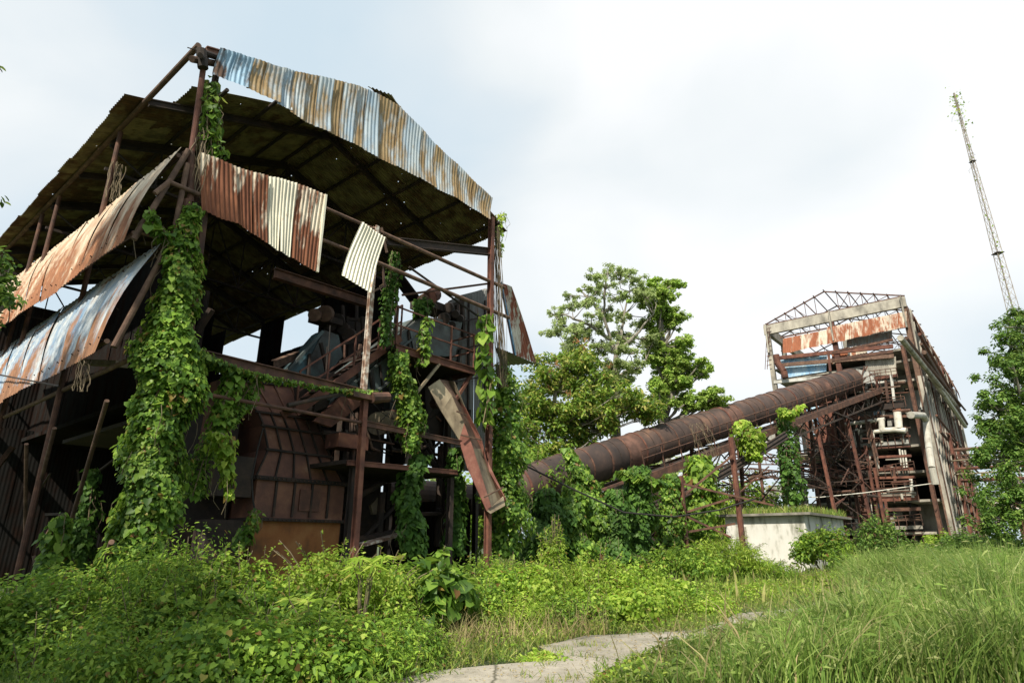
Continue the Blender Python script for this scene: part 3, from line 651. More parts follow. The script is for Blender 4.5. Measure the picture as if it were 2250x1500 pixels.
    MB().slab([F(x, y, 2.4) for x, y in ((930, 800), (1000, 805), (1000, 965), (940, 960))], .8, U).build('bin', M['rust_dark'], l)  # dark box added to stand in for the shaded interior
    MB().slab([F(x, y, 2.6) for x, y in ((852, 810), (885, 800), (890, 905), (858, 900))], .5, U).build('duct', M['bluegrey'], l)
    MB().slab([F(x, y, 1.2) for x, y in ((690, 925), (750, 870), (805, 880), (728, 938))], .12, U).build('ribbed_plate', R, l)
def build_clutter():
    k_ = thing('pipe_tangle', 'tangle of thin rusty pipes and rods in the dark behind the red post', 'pipework', W(7, 2.5, 0))
    for k in range(70):
        x = random.uniform(700, 1010); y = random.uniform(830, 1190); u = random.uniform(.8, 4.5); a = F(x, y, u)
        if k % 3 == 0: b = a + Z3 * random.uniform(.6, 2.4) + T * random.uniform(-.2, .2)
        elif k % 3 == 1: b = a + T * random.uniform(.6, 2.0) + Z3 * random.uniform(-.1, .1)
        else: b = a + T * random.uniform(-1, 1.4) + Z3 * random.uniform(.3, 1.4) + U * random.uniform(-.5, .5)
        b.z = max(b.z, .1); MB().tube(a, b, random.choice([.018, .025, .035, .06]), 7).build('pipe', random.choice([M['rust_dark'], M['rust'], M['rust_dark'], M['rust_pipe'], M['black']]), k_)
    for k in range(9):
        a = F(random.uniform(740, 980), random.uniform(860, 1000), random.uniform(1, 3)); MB().tube(a, a + U * random.uniform(.1, .3), random.uniform(.08, .2), 14).build('valve_wheel', random.choice([M['rust_dark'], M['rust']]), k_)
    for k in range(5):
        a = F(random.uniform(700, 900), random.uniform(850, 900), 1.0); b = a + T * random.uniform(1, 2); MB().path([a.lerp(b, i / 8) - Z3 * .5 * math.sin(PI * i / 8) for i in range(9)], .012, 5).build('wire', M['black'], k_)
    m_ = thing('fallen_timber', 'pale fallen plank lying on the weeds at the foot of the red post', 'plank', F(840, 1190, .3)); MB().bar(F(795, 1196, .4), F(905, 1166, 1.2), .3, .06).build('board', M['flaky'], m_)
build_platform()
build_clutter()
def build_chute():
    c = thing('discharge_chute', 'tan and faded red steel chute slanting down before the ivied right post', 'chute', W(9.5, 0, 0))
    us = [.35, .2, 0, -.2, -.55]
    L_ = [F(x, y, u) for (x, y), u in zip(((941, 850), (970, 903), (1009, 966), (1028, 1028), (1070, 1122)), us)]
    I_ = [F(x, y, u) for (x, y), u in zip(((966, 833), (993, 869), (1020, 930), (1040, 985), (1080, 1114)), us)]
    R0 = [F(x, y, u + .28) for (x, y), u in zip(((985, 836), (1008, 878), (1032, 930), (1057, 985), (1106, 1106)), us)]
    R1 = [F(x, y, u) for (x, y), u in zip(((998, 838), (1021, 893), (1058, 966), (1074, 1034), (1112, 1098)), us)]
    for i in range(4):
        MB().slab([L_[i], I_[i], I_[i + 1], L_[i + 1]], .02, U).build('chute_flange', M['tan'] if i < 2 else M['pink'], c)
        MB().slab([I_[i], R0[i], R0[i + 1], I_[i + 1]], .02, U).build('chute_floor', M['rust_pipe'] if i < 3 else M['tan'], c)
        MB().slab([R0[i], R1[i], R1[i + 1], R0[i + 1]], .02, T).build('chute_side', M['pink'] if i else M['tan'], c)
    MB().slab([L_[4], I_[4], F(1106, 1090, -.5), F(1110, 1110, -.6), F(1078, 1128, -.6)], .02, U).build('chute_lip', M['tan'], c)
    for (a, b, u) in (((1003, 903), (1025, 912), .05), ((1012, 955), (1058, 966), -.05), ((1064, 1092), (1106, 1070), -.55)):
        MB().bar(F(*a, u - .1), F(*b, u - .1), .035).build('strap', M['rust_pipe'], c)
    MB().bar(F(913, 865, .3), F(965, 800, .3), .07).build('hanger', M['tan'], c)
build_chute()
def build_enclosure():
    e = thing('sheet_enclosure', 'grey corrugated enclosure behind the right post, with a blue edged rusty sheet on its corner', 'enclosure', W(11.5, 2, 0))
    pts = [(985, 662), (1005, 650), (1025, 645), (1045, 640), (1065, 634), (1085, 634)]
    for i in range(5):
        a, b = F(*pts[i], 2.2), F(*pts[i + 1], 2.2)
        a2, b2 = a.copy(), b.copy(); a2.z = b2.z = 3.9
        MB().corr(a, b, b2, a2, 6, .025, 3).build('wall_sheet', M['galv'], e)
    T2 = (T * .8 + U * -.6).normalized()
    MB().corr(F(1099, 620, .6), F(1124, 630, .8), F(1180, 797, 1.4), F(1128, 778, .4), 8, .025, 5).build('corner_sheet', sheet('rusty_corner_sheet', (.50, .46, .38), lo=.45, hi=.50, rust=((.15, .045, .025), (.28, .09, .05))), e)
    MB().bar(F(1101, 620, .5), F(1132, 780, .3), .09, .04).build('blue_flashing', mottled('bright_blue_paint', [(.3, (.10, .22, .36)), (.7, (.24, .42, .58))], 2), e)
    MB().corr(F(1088, 760, .8), F(1128, 778, .45), F(1180, 799, 1.5), F(1100, 806, 2.2), 8, .02, 3).build('folded_sheet', M['galv'], e)
    for x in (990, 1030, 1066): MB().bar(F(x, 660, 2.1), F(x - 2, 940, 2.1), .06).build('stud', M['rust_dark'], e)
    for y in (700, 760, 830): MB().bar(F(985, y + 12, 2.05), F(1085, y - 8, 2.05), .05).build('girt', M['rust_dark'], e)
    MB().ibeam(W(11.8, 2.4, -.1), W(11.8, 2.4, 10), .14, .14).build('post', M['rust_dark'], e)
    MB().ibeam(W(10.6, 2.4, -.1), W(10.6, 2.4, 9.6), .14, .14).build('post', M['rust_dark'], e)
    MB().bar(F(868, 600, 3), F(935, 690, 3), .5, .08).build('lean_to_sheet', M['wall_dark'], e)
build_enclosure()

# ------------------------------------------------------------------ TUBE CONVEYOR to the factory
TA, TB = Y(1090, 1088, 31.5), Y(1868, 836, 54); TR = 1.07
TD = (TB - TA).normalized(); TS = TD.cross(Z3).normalized(); TU = TS.cross(TD).normalized()   # TS: towards camera side
def build_tube():
    g = thing('conveyor_tube', 'long rusty brown banded tube gallery sloping up to the ruined factory on steel trestles', 'conveyor', Vector((15, 42.6, 0)))
    L = (TB - TA).length; n = 27
    for i in range(n):
        a = TA + TD * (L * i / n); b = TA + TD * (L * (i + 1) / n)
        r = TR * (1 + random.uniform(-.012, .012)); m = MB(); K = 32; vs = []
        dc = random.uniform(0, 6.28); dz = random.uniform(.01, .045)
        for q in range(5):
            c = a.lerp(b, q / 4)
            for k in range(K):
                t = 2 * PI * k / K; rr = r * (1 + .012 * (q == 4)) + random.uniform(-.008, .008) - dz * max(0, math.cos(t - dc)) ** 4 * math.sin(PI * q / 4) * 1.6
                vs.append(c + (TS * math.cos(t) + TU * math.sin(t)) * rr)
        m.add(vs, [(q * K + k, q * K + (k + 1) % K, (q + 1) * K + (k + 1) % K, (q + 1) * K + k) for q in range(4) for k in range(K)])
        if i == 0: m.add([v for v in vs[:K]], [tuple(range(K))])
        m.build('tube_section', M['tube_red'] if i in (6, 13, 22) else M['tube'], g, smooth=True)
        c = MB(); w = random.uniform(.03, .07)
        c.tube(b - TD * w, b + TD * w, r * random.uniform(1.03, 1.05), 28).build('band', M['rust'] if i % 6 else M['rust_red'], g)
        if i % 2: MB().tube(a.lerp(b, .5) - TD * .02, a.lerp(b, .5) + TD * .02, r * 1.018, 28).build('band', M['rust_dark'], g)
    # walkway on the near side
    wa = TA + TD * 9; wb = TB + TD * 1.2
    off = TS * 1.8 - TU * 1.45
    MB().bar(wa + off, wb + off, .28, .42, TU).build('main_beam', M['rust'], g)
    MB().bar(wa - TS * 1.6 - TU * 1.7, wb - TS * 1.6 - TU * 1.7, .25, .35, TU).build('main_beam', M['rust'], g)
    MB().bar(wa + TS * 1.2 - TU * 1.35, wb + TS * 1.2 - TU * 1.35, 1.1, .08, TU).build('walkway', M['rust_dark'], g)
    for k in (-.35, .1): MB().tube(wa + TS * 1.95 + TU * k, wb + TS * 1.95 + TU * k, .04, 6).build('handrail', M['rust'], g)
    LL = (wb - wa).length
    for i in range(20):
        p = wa + TD * (LL * i / 19); MB().bar(p + off, p + TS * 1.95 + TU * .12, .06).build('rail_post', M['rust'], g)
        MB().bar(p + off + TU * .1, p - TS * 1.6 - TU * 1.6, .1).build('cross_beam', M['rust_dark'], g)
    for k in (-1.2, -1.9):
        MB().bar(TA + TD * 3 + TS * 1.9 + TU * k, wa + TS * 1.9 + TU * k, .14).build('lower_rail', M['rust'], g)
    for i in range(18):
        a = wa + off + TD * (LL * i / 18) - TU * .2; b = wa + off + TD * (LL * (i + 1) / 18) - TU * .2
        MB().bar(a, a.lerp(b, .5) - TU * .0 - Z3 * .85, .06).bar(a.lerp(b, .5) - Z3 * .85, b, .06).build('web_member', M['rust_dark'], g)
    MB().bar(wa + off - Z3 * 1.0, wb + off - Z3 * 1.0, .12).build('bottom_chord', M['rust_dark'], g)
    # trestles
    for f in (.12, .30, .45, .60, .74, .87):
        c = TA + TD * (L * f); top = c - Z3 * (TR + .2)
        legs = []
        for s in (-1, 1):
            a = top + TS * s * 1.5; b = Vector((a.x + TS.x * s * .7, a.y + TS.y * s * .7, -.1)); legs.append((a, b))
            MB().ibeam(b, a, .2, .2).build('trestle_leg', M['rust_red' if s > 0 else 'rust'], g)
        k = max(1, int(top.z / 2.6))
        for j in range(k):
            f0, f1 = j / k, (j + 1) / k
            p = [legs[0][1].lerp(legs[0][0], f0), legs[0][1].lerp(legs[0][0], f1), legs[1][1].lerp(legs[1][0], f0), legs[1][1].lerp(legs[1][0], f1)]
            MB().bar(p[0], p[3], .07).bar(p[2], p[1], .07).bar(p[1], p[3], .09).build('trestle_brace', M['rust_dark'], g)
    for k in range(70):
        f = random.uniform(.15, .97); c = TA + TD * (L * f) - Z3 * (TR + .4); zz = random.uniform(.5, max(.8, c.z)); p = Vector((c.x, c.y, zz)) + TS * random.uniform(-1.5, 2.2)
        q2 = p + TD * random.uniform(1.5, 4) + Z3 * random.uniform(-2.0, 1.2); q2.z = max(q2.z, .2)
        MB().bar(p, q2, random.choice([.05, .07, .1])).build('loose_member', random.choice([M['rust'], M['rust_dark'], M['rust_red']]), g)
    # tumbled hood at the top end
    e = TB + TD * .4
    MB().slab([e + TS * .6 + TU * .9, e + TS * 1.3 + TU * .2 + TD * 1.6, e + TS * 1.5 - TU * .7 + TD * 1.2, e + TS * .8 - TU * .5], .08, TD).build('torn_plate', M['plaster'], g)
    for k in range(6): MB().bar(e + TU * random.uniform(-1, 1) + TS * random.uniform(-.5, 1.2), e + TU * random.uniform(-1, 1) + TD * random.uniform(.6, 1.8) + TS * random.uniform(0, 1.2), .12).build('bent_angle', M['rust'], g)
    return g
build_tube()
# horizontal old pipe low behind the shed
o = MB().tube(Y(850, 1080, 27), Y(1070, 1100, 27), .62, 20).build('fallen_pipe', M['tube'], smooth=False)
o['label'] = 'short dark rusty pipe section lying level behind the ivy under the chute'; o['category'] = 'pipe'
def build_trestle_walk():
    # cable bridge: a light lattice and a sagging bundle crossing in front of the gallery
    c = thing('cable_bundle', 'thick grey black cable bundle rising from low trestle towards the tube gallery', 'cable', Y(1380, 1130, 30))
    for k in range(5):
        pts = []
        for i in range(11):
            f = i / 10; x = 1360 + 365 * f; y = 1140 - 185 * f + 14 * math.sin(PI * f)
            pts.append(Y(x, y + k * 3.2 - 6, 27 + 13 * f) + Vector((.05 * k, .1 * (k % 2), 0)))
        MB().path(pts, .06 + .015 * (k % 3), 6).build('cable', M['black'] if k % 2 else M['rust_dark'], c)
    for nm, pts, lab in (('hanging_cable', [(1140, 1015), (1250, 1070), (1370, 1125), (1480, 1135), (1580, 1120), (1660, 1095)], 'thin black cable sagging across the creepers below the tube'),
                         ('hanging_cable', [(1700, 1088), (1800, 1092), (1900, 1082), (2000, 1068), (2060, 1060)], 'thin pale cable strung across the lower floors of the factory')):
        y0 = 24 if 'black' in lab else 48
        o = MB().path([Y(x, y, y0 + i * .6) for i, (x, y) in enumerate(pts)], .035, 6).build(nm, M['black'] if 'black' in lab else M['whitepipe'])
        o['label'] = lab; o['category'] = 'cable'
    # free standing trestle posts before the hut
    t = thing('pipe_trestle', 'pair of slim rust red trestle posts with cross braces left of the white hut', 'trestle', Y(1560, 1250, 31))
    P = [(1494, 1045, 1490, 1250, 30), (1606, 960, 1633, 1235, 31), (1420, 1130, 1428, 1250, 29), (1506, 1040, 1514, 1250, 33)]
    for x0, y0, x1, y1, yy in P:
        a = Y(x0, y0, yy); b = Vector((a.x, a.y, -.1)); MB().ibeam(b, a, .2, .2).build('post', M['rust_red'], t)
    for a, b, c2, d in ((1490, 1130, 1620, 1090), (1428, 1180, 1490, 1130), (1490, 1060, 1700, 1110), (1440, 1100, 1510, 1180), (1500, 1170, 1615, 1150), (1500, 1090, 1610, 1000), (1420, 1215, 1500, 1215), (1500, 1130, 1606, 1180)):
        MB().bar(Y(a, b, 30.4), Y(c2, d, 30.8), .09).build('brace', M['rust'], t)
build_trestle_walk()

# ------------------------------------------------------------------ RUINED FACTORY
def build_factory():
    f = thing('ruined_factory', 'tall ruined factory building with bare roof truss, rusty cladding and exposed floors at the right', 'factory', B(0, 0, 0))
    R, RR, D, C = M['rust'], M['rust_red'], M['rust_dark'], M['concrete']
    Wd = 12.0; LEN = 40; H = 23.85; HB = 21.9
    def part(name, mb, mat, par=f, **k): return mb.build(name, mat, par, **k)
    q = lambda x, y: (1600 + x / 2.457, 620 + y / 2.457)
    floors = [2.6, 5.2, 7.6, 9.8, 12.7, 15.5, 17.3, 18.4]
    # columns
    for ti, t in enumerate(range(0, 41, 5)):
        for u in ((0, 6, 12) if t < 16 else (0, 12)):
            if u == 0 and t == 0:
                part('column', MB().ibeam(B(-.1, -.1, -.2), B(-.1, -.1, HB), .5, .45), M['rust_pipe'])
                part('column', MB().ibeam(B(.65, -.1, -.2), B(.65, -.1, 18.5), .35, .3), R)
            else:
                part('column', MB().bar(B(u, t, -.2), B(u, t, HB), .42, .42), C if u != 6 or t > 0 else RR)
    # concrete ring beam
    part('ring_beam', MB().bar(B(-.3, -.05, HB + .5), B(12.3, -.05, HB + .5), .4, .95), C)
    part('ring_beam', MB().bar(B(12, .2, HB + .5), B(12, LEN, HB + .5), .4, .9), C)
    part('ring_beam', MB().bar(B(0, .2, HB + .5), B(0, LEN, HB + .5), .35, .5), RR)
    for u in (0, 6, 12): part('ring_post', MB().bar(B(u, -.32, HB - 2.0), B(u, -.32, HB + 1.0), .55, .12, U), C)
    # trusses
    apu = 6.2
    for t in range(0, 41, 5):
        m = MB(); z0 = H - .85; za = 25.15
        m.bar(B(-.1, t, z0), B(12.1, t, z0), .09).bar(B(-.3, t, z0), B(apu, t, za), .11).bar(B(12.3, t, z0), B(apu, t, za), .11)
        for i in range(1, 6):
            for s in (0, 1):
                u = apu * i / 6 if s == 0 else 12 - (12 - apu) * i / 6; z = z0 + (za - z0) * i / 6
                m.bar(B(u, t, z0), B(u, t, z), .05)
                u2 = apu * (i - 1) / 6 if s == 0 else 12 - (12 - apu) * (i - 1) / 6
                m.bar(B(u, t, z0), B(u2, t, z0 + (za - z0) * (i - 1) / 6), .05)
        part('roof_truss', m, D if t else R)
    for k in range(7):
        for s in (0, 1):
            if k == 6 and s: continue
            u = apu * k / 6 if s == 0 else 12 - (12 - apu) * k / 6
            part('purlin', MB().bar(B(u, -.3, 23.05 + 2.2 * k / 6), B(u, LEN if k % 2 else 22, 23.05 + 2.2 * k / 6), .08), R)
    # cladding band in the gable front
    x0, x1 = 295, 960
    n = 14
    for i in range(n):
        a = x0 + (x1 - x0) * i / n; b = x0 + (x1 - x0) * (i + 1.06) / n; g = i / n; g2 = (i + 1) / n
        ta = 292 - 135 * g + (12 if i < 5 else 0); tb_ = 292 - 135 * g2 + (12 if i < 5 else 0); ba = 385 - 145 * g; bb = 385 - 145 * g2
        part('cladding_sheet', MB().corr(BF(*q(a, ta), -.45 - .02 * (i % 2)), BF(*q(b, tb_), -.45 - .02 * (i % 2)), BF(*q(b, bb + random.uniform(-4, 4)), -.5), BF(*q(a, ba + random.uniform(-4, 4)), -.5), 5, .03, 3), M['band'])
    part('sheet_rail', MB().bar(BF(*q(280, 300), -.3), BF(*q(900, 175), -.3), .1), R)
    part('sheet_rail', MB().bar(BF(*q(285, 372), -.3), BF(*q(900, 240), -.3), .1), R)
    # front floor beams: (left x,y)-(right x,y) in the crop
    for (a, b, c, d, th, mt) in ((280, 408, 890, 345, .35, 'rust_red'), (285, 447, 895, 398, .35, 'rust_pipe'), (248, 540, 640, 500, .3, 'plaster'), (560, 382, 890, 310, .22, 'rust'), (640, 545, 915, 502, .25, 'rust_red'),
                              (640, 690, 950, 660, .55, 'rust_dark'), (640, 885, 975, 860, .35, 'plaster'), (640, 905, 985, 885, .12, 'rust_red'), (700, 1010, 1000, 1005, .3, 'rust_red'), (690, 1175, 1030, 1160, .45, 'rust_red'), (800, 1290, 1040, 1280, .15, 'rust_pipe'), (640, 1120, 1020, 1105, .1, 'rust')):
        part('floor_beam', MB().bar(BF(*q(a, b), -.18), BF(*q(c, d), -.18), .25, th), M[mt])
    # floor slabs and back partitions so that storeys read dark
    for i, z in enumerate(floors):
        part('floor_slab', MB().box(B(6, 12, z - .25), U * 5.9, T * 11.6, .2), C)
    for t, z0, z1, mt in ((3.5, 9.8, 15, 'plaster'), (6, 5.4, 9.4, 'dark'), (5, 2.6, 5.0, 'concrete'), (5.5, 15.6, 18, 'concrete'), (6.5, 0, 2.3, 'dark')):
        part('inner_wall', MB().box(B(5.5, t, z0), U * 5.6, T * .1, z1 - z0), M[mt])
    # pale blue infill sheets
    P = [((285, 400), (395, 385)), ((395, 385), (530, 370))]
    part('infill_sheet', MB().corr(BF(*q(285, 405), .3), BF(*q(535, 372), .3), BF(*q(530, 480), .3), BF(*q(285, 520), .3), 30, .02, 2), M['pale_blue'])
    part('infill_sheet', MB().corr(BF(*q(740, 420), .2), BF(*q(905, 400), .2), BF(*q(908, 495), .2), BF(*q(740, 510), .2), 14, .02, 2), M['concrete'])
    part('infill_sheet', MB().corr(BF(*q(560, 440), .35), BF(*q(640, 425), .35), BF(*q(650, 350), .35), BF(*q(560, 370), .35), 6, .02, 2), M['band'])
    part('infill_sheet', MB().corr(BF(*q(640, 300), .7), BF(*q(885, 260), .7), BF(*q(885, 310), .7), BF(*q(640, 352), .7), 14, .02, 2), M['galv'])
    part('infill_sheet', MB().corr(BF(*q(660, 375), .5), BF(*q(750, 360), .5), BF(*q(750, 410), .5), BF(*q(660, 420), .5), 6, .02, 2), M['band'])
    part('window_sheet', MB().slab([BF(*q(x, y), -.3) for x, y in ((418, 672), (488, 662), (495, 815), (430, 828))], .06, T), M['pale_blue'])
    part('window_sheet', MB().slab([BF(*q(x, y), .6) for x, y in ((190, 800), (260, 790), (250, 900), (170, 905))], .06, T), M['plaster'])
    part('window_sheet', MB().slab([BF(*q(x, y), .6) for x, y in ((200, 1100), (300, 1090), (300, 1150), (200, 1160))], .06, T), M['plaster'])
    part('red_door', MB().slab([BF(*q(x, y), -.2) for x, y in ((430, 838), (530, 828), (535, 890), (440, 900))], .06, T), M['rust_red'])
    part('red_shaft', MB().box(BF(*q(580, 900), .5), U * .9, T * .5, 6.5), M['rust_red'])
    # mullions and panel posts on the front
    for x, ya, yb, mt in ((540, 375, 480, 'rust_red'), (800, 520, 668, 'rust_red'), (850, 530, 650, 'rust'), (880, 500, 640, 'plaster'), (745, 560, 680, 'plaster'), (580, 610, 870, 'rust_red'), (610, 620, 900, 'rust'), (640, 600, 1000, 'rust_dark'), (680, 640, 900, 'rust'), (520, 650, 880, 'rust_red'),
                         (720, 1000, 1180, 'rust'), (940, 905, 1000, 'whitepipe'), (955, 905, 1000, 'whitepipe'), (925, 900, 985, 'whitepipe'), (895, 1010, 1165, 'rust'), (980, 1050, 1160, 'whitepipe'), (990, 1060, 1160, 'whitepipe'), (850, 1180, 1370, 'rust_red'), (700, 900, 1200, 'rust')):
        part('mullion', MB().bar(BF(*q(x, ya), -.25), BF(*q(x + (yb - ya) * .12, yb), -.25), .12 if mt == 'whitepipe' else .2), M[mt])
    # railings on the floor edges
    for x0_, y0_, x1_, y1_ in ((620, 640, 950, 615), (760, 480, 905, 462), (780, 840, 970, 810), (840, 990, 1000, 965), (700, 1080, 1010, 1070), (690, 1140, 1020, 1125), (820, 1355, 1045, 1345), (830, 1270, 1040, 1250)):
        m = part('handrail', MB().tube(BF(*q(x0_, y0_), -.5), BF(*q(x1_, y1_), -.5), .035, 6).tube(BF(*q(x0_, y0_ + 16), -.5), BF(*q(x1_, y1_ + 16), -.5), .03, 6), R)
        for k in range(6):
            g = k / 5; x = x0_ + (x1_ - x0_) * g; y = y0_ + (y1_ - y0_) * g; p = BF(*q(x, y), -.5); MB().bar(p, p - Z3 * .9, .05).build('rail_post', R, m)
    # white lagged pipes on the front
    for pts, r in (([(620, 768), (700, 758), (845, 738)], .17), ([(828, 740), (830, 800), (905, 795), (960, 800)], .24), ([(780, 880), (778, 808), (900, 795)], .17), ([(912, 700), (922, 785)], .30), ([(780, 880), (795, 930), (808, 1005)], .15), ([(680, 870), (700, 790)], .2)):
        part('white_pipe', MB().path([BF(*q(*p), -.9) for p in pts], r, 12), M['whitepipe'], smooth=False)
    part('white_pipe', MB().path([BS(*q(x, y), -.8) for x, y in ((985, 716), (1052, 718), (1068, 745), (1085, 900), (1100, 1000), (1120, 1090))], .22, 12), M['whitepipe'])
    part('flue', MB().path([BF(*q(x, y), -.7) for x, y in ((258, 392), (268, 440), (300, 480), (308, 515))], .32, 12), RR)
    for k in range(98):
        x = random.uniform(610, 960); y = random.uniform(530, 1330); ln_ = random.uniform(40, 150); dp = random.choice([-.5, -.3, .2, .6, 1.2, 2.5])
        if k % 2: a_, b_ = BF(*q(x, y), dp), BF(*q(min(x + ln_, 985), y - ln_ * .06), dp)
        else: a_, b_ = BF(*q(x, y), dp), BF(*q(x + 6, y + ln_ * .6), dp)
        part('service_pipe', MB().tube(a_, b_, random.choice([.04, .06, .1, .15]), 7), random.choice([M['whitepipe'], R, RR, M['rust_pipe'], M['rust_pipe'], C]))
    for k in range(18):
        x = random.uniform(620, 930); y = random.uniform(560, 1300); a_ = BF(*q(x, y), random.uniform(1, 3.2))
        part('plant_box', MB().box(a_, U * random.uniform(.3, .9), T * .3, random.uniform(.6, 1.6)), random.choice([C, M['plaster'], RR, M['bluegrey'], D]))
    for (a, b, c, d) in ((645, 590, 930, 560), (640, 735, 965, 720), (640, 810, 970, 795), (640, 950, 990, 935), (660, 1060, 1010, 1050), (690, 1230, 1040, 1222), (700, 1330, 1050, 1320), (560, 420, 890, 372), (640, 1150, 1015, 1140)):
        part('girder', MB().bar(BF(*q(a, b), -.3), BF(*q(c, d), -.3), .12, random.choice([.14, .2, .28])), random.choice([R, RR, M['rust_pipe'], C]))
    for k in range(26):
        x = random.uniform(640, 930); y = random.choice([600, 730, 800, 940, 1050, 1220, 1320]); w_ = random.uniform(25, 80); h_ = random.uniform(30, 75); dp = random.uniform(.2, 1.6)
        part('partition_sheet', MB().slab([BF(*q(x, y), dp), BF(*q(x + w_, y - 3), dp), BF(*q(x + w_ - 3, y - h_), dp), BF(*q(x - 3, y - h_ + 3), dp)], .04, T), random.choice([M['plaster'], M['band'], C, RR, M['pale_blue'], M['plaster']]))
    # ladder on the left
    lad = MB()
    for x in (200, 212): lad.bar(BF(*q(x + 10, 250), -.5), BF(*q(x - 5 + 4, 470), -.5), .05)
    for k in range(9): lad.bar(BF(*q(208, 250 + k * 25), -.55), BF(*q(232, 245 + k * 25), -.55), .05)
    part('ladder', lad, R)
    # long side wall: stained plaster bays between pilasters, many broken or open
    bay = 2.0
    for i in range(20):
        t = i * bay
        part('pilaster', MB().bar(B(-.12, t + .1, -.2), B(-.12 , t + .1, 17.0 - 1.5 * random.random()), .28, .45), random.choice([C, C, R, M['plaster']]))
        rows = [(0, 4.6), (5.0, 9.6), (10.0, 12.6), (12.9, 16)]
        for k, (z0, z1) in enumerate(rows):
            if random.random() < (.5 if k == 0 else .22): continue
            top = z1 - (random.random() * 1.6 if k == 3 else 0)
            wp = part('wall_panel', MB().box(B(.08 + .01 * k, t + 1.05, z0), U * .07, T * (.86 - .2 * (random.random() < .3)), top - z0), random.choice([M['plaster'], C, C, M['galv']]))
            if k in (1, 2) and random.random() < .5:
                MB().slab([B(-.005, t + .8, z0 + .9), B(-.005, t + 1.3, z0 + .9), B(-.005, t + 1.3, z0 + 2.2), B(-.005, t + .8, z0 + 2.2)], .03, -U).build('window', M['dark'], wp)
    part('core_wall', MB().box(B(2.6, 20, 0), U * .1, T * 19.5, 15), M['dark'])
    for z, mt, r in ((17.6, 'rust_pipe', .2), (15.6, 'whitepipe', .24), (16.6, 'rust', .14), (19.3, 'rust_red', .14), (12.0, 'rust', .1), (18.4, 'rust_pipe', .12), (10.6, 'rust_pipe', .12)):
        part('side_pipe', MB().tube(B(-.6 - r, .3, z), B(-.6 - r, LEN - random.uniform(0, 10), z - random.uniform(0, 1.2)), r, 8), M[mt])
    for i in range(15):
        t = i * 2.6
        part('side_brace', MB().bar(B(-.35, t, 17 + random.uniform(-1.5, 1)), B(-.4, t + random.uniform(-2, 3), HB), .13), random.choice([R, RR, C]))
    for i in range(13):
        t = 2 + i * 2.9
        if i % 4 == 3: continue
        part('eave_sheet', MB().corr(B(-.3, t, HB + .5), B(-.3, t + 1.9, HB + .45), B(-.7, t + 1.9, HB - 1.2 - random.random() * .8), B(-.7, t, HB - 1.1), 8, .03, 2), M['band'] if i % 2 else M['sheet_rust'])
    for s, (x1_, y1_, x2_, y2_, r, mt) in enumerate(((930, 300, 1225, 660, .2, 'concrete'), (960, 300, 1280, 690, .12, 'rust'))):
        part('side_pipe', MB().tube(BS(*q(x1_, y1_), -1.0), BS(*q(x2_, y2_), -1.0), r, 9), M[mt])
    # outer steel landing and pipe racks on the long side
    rk = thing('pipe_rack', 'rusty pipe rack with railings along the long side of the factory beside the right tree', 'pipe rack', B(-3, 6, 0))
    for t in (1, 7, 13):
        for u in (-4.5, -1.2):
            MB().ibeam(B(u, t, -.2), B(u, t, 10.5 if t < 8 else 8), .22, .22).build('post', RR, rk)
    for z in (5.0, 7.2, 8.6, 10.3):
        for u in (-4.5, -1.2):
            MB().tube(B(u, -.5, z), B(u, 16, z), .09, 7).build('pipe', R if z != 7.2 else M['rust_pipe'], rk)
    for z in (6.6, 7.6, 9.2):
        MB().tube(B(-1, 1 + z * .1, z), B(-9, 1 + z * .1, z - .1), .14, 7).build('pipe', RR if z < 9 else M['rust_pipe'], rk)
    for z in (7.0, 8.1): MB().tube(B(-1, 0, z), B(-8, -.3, z), .06, 7).build('pipe', M['tan'], rk)
    for z in (5.0, 8.6):
        for t in (1, 4, 7, 10, 13): MB().bar(B(-4.5, t, z), B(-1.2, t, z), .12).build('cross_beam', R, rk)
    for t in range(0, 14): MB().bar(B(-4.5, t, 10.3), B(-4.5, t, 11.3), .05).build('rail_post', RR, rk)
    MB().tube(B(-4.5, 0, 11.3), B(-4.5, 13, 11.3), .05, 6).build('handrail', RR, rk)
    for k in range(3):
        MB().tube(B(-2 - k * .5, -1, 5.0 - k * .3), B(-9 - k, 4, 2.6 - k * .4), .16, 8).build('pipe', M['rust_pipe'] if k else M['whitepipe'], rk)
    # tangle of lattice bridges and frames before the front
    def lattice(p, q_, w, n, mat, parent, name='lattice_girder'):
        m = MB(); m.bar(p, q_, .1).bar(p + Z3 * w, q_ + Z3 * w, .1)
        for i in range(n):
            a, b = p.lerp(q_, i / n), p.lerp(q_, (i + 1) / n); m.bar(a, b + Z3 * w, .05) if i % 2 else m.bar(a + Z3 * w, b, .05)
            m.bar(b, b + Z3 * w, .05)
        m.build(name, mat, parent)
    ga = thing('steel_gantry', 'tangled rusty steel gantry of lattice girders and posts under the upper end of the tube', 'gantry', B(9, -4, 0))
    for (a, b, c, d, ta, tb_) in ((300, 840, 760, 985, -3.2, -2), (150, 945, 700, 1080, -3.6, -3.2), (0, 980, 420, 985, -5, -3), (420, 905, 800, 1010, -2, -1.5), (120, 1040, 640, 1100, -4.5, -4), (-60, 1030, 300, 1060, -6, -4), (250, 1100, 760, 1060, -2.4, -2), (350, 760, 520, 840, -1.5, -1.5)):
        lattice(BF(*q(a, b), ta), BF(*q(c, d), tb_), .65, 12, random.choice([R, D, RR]), ga)
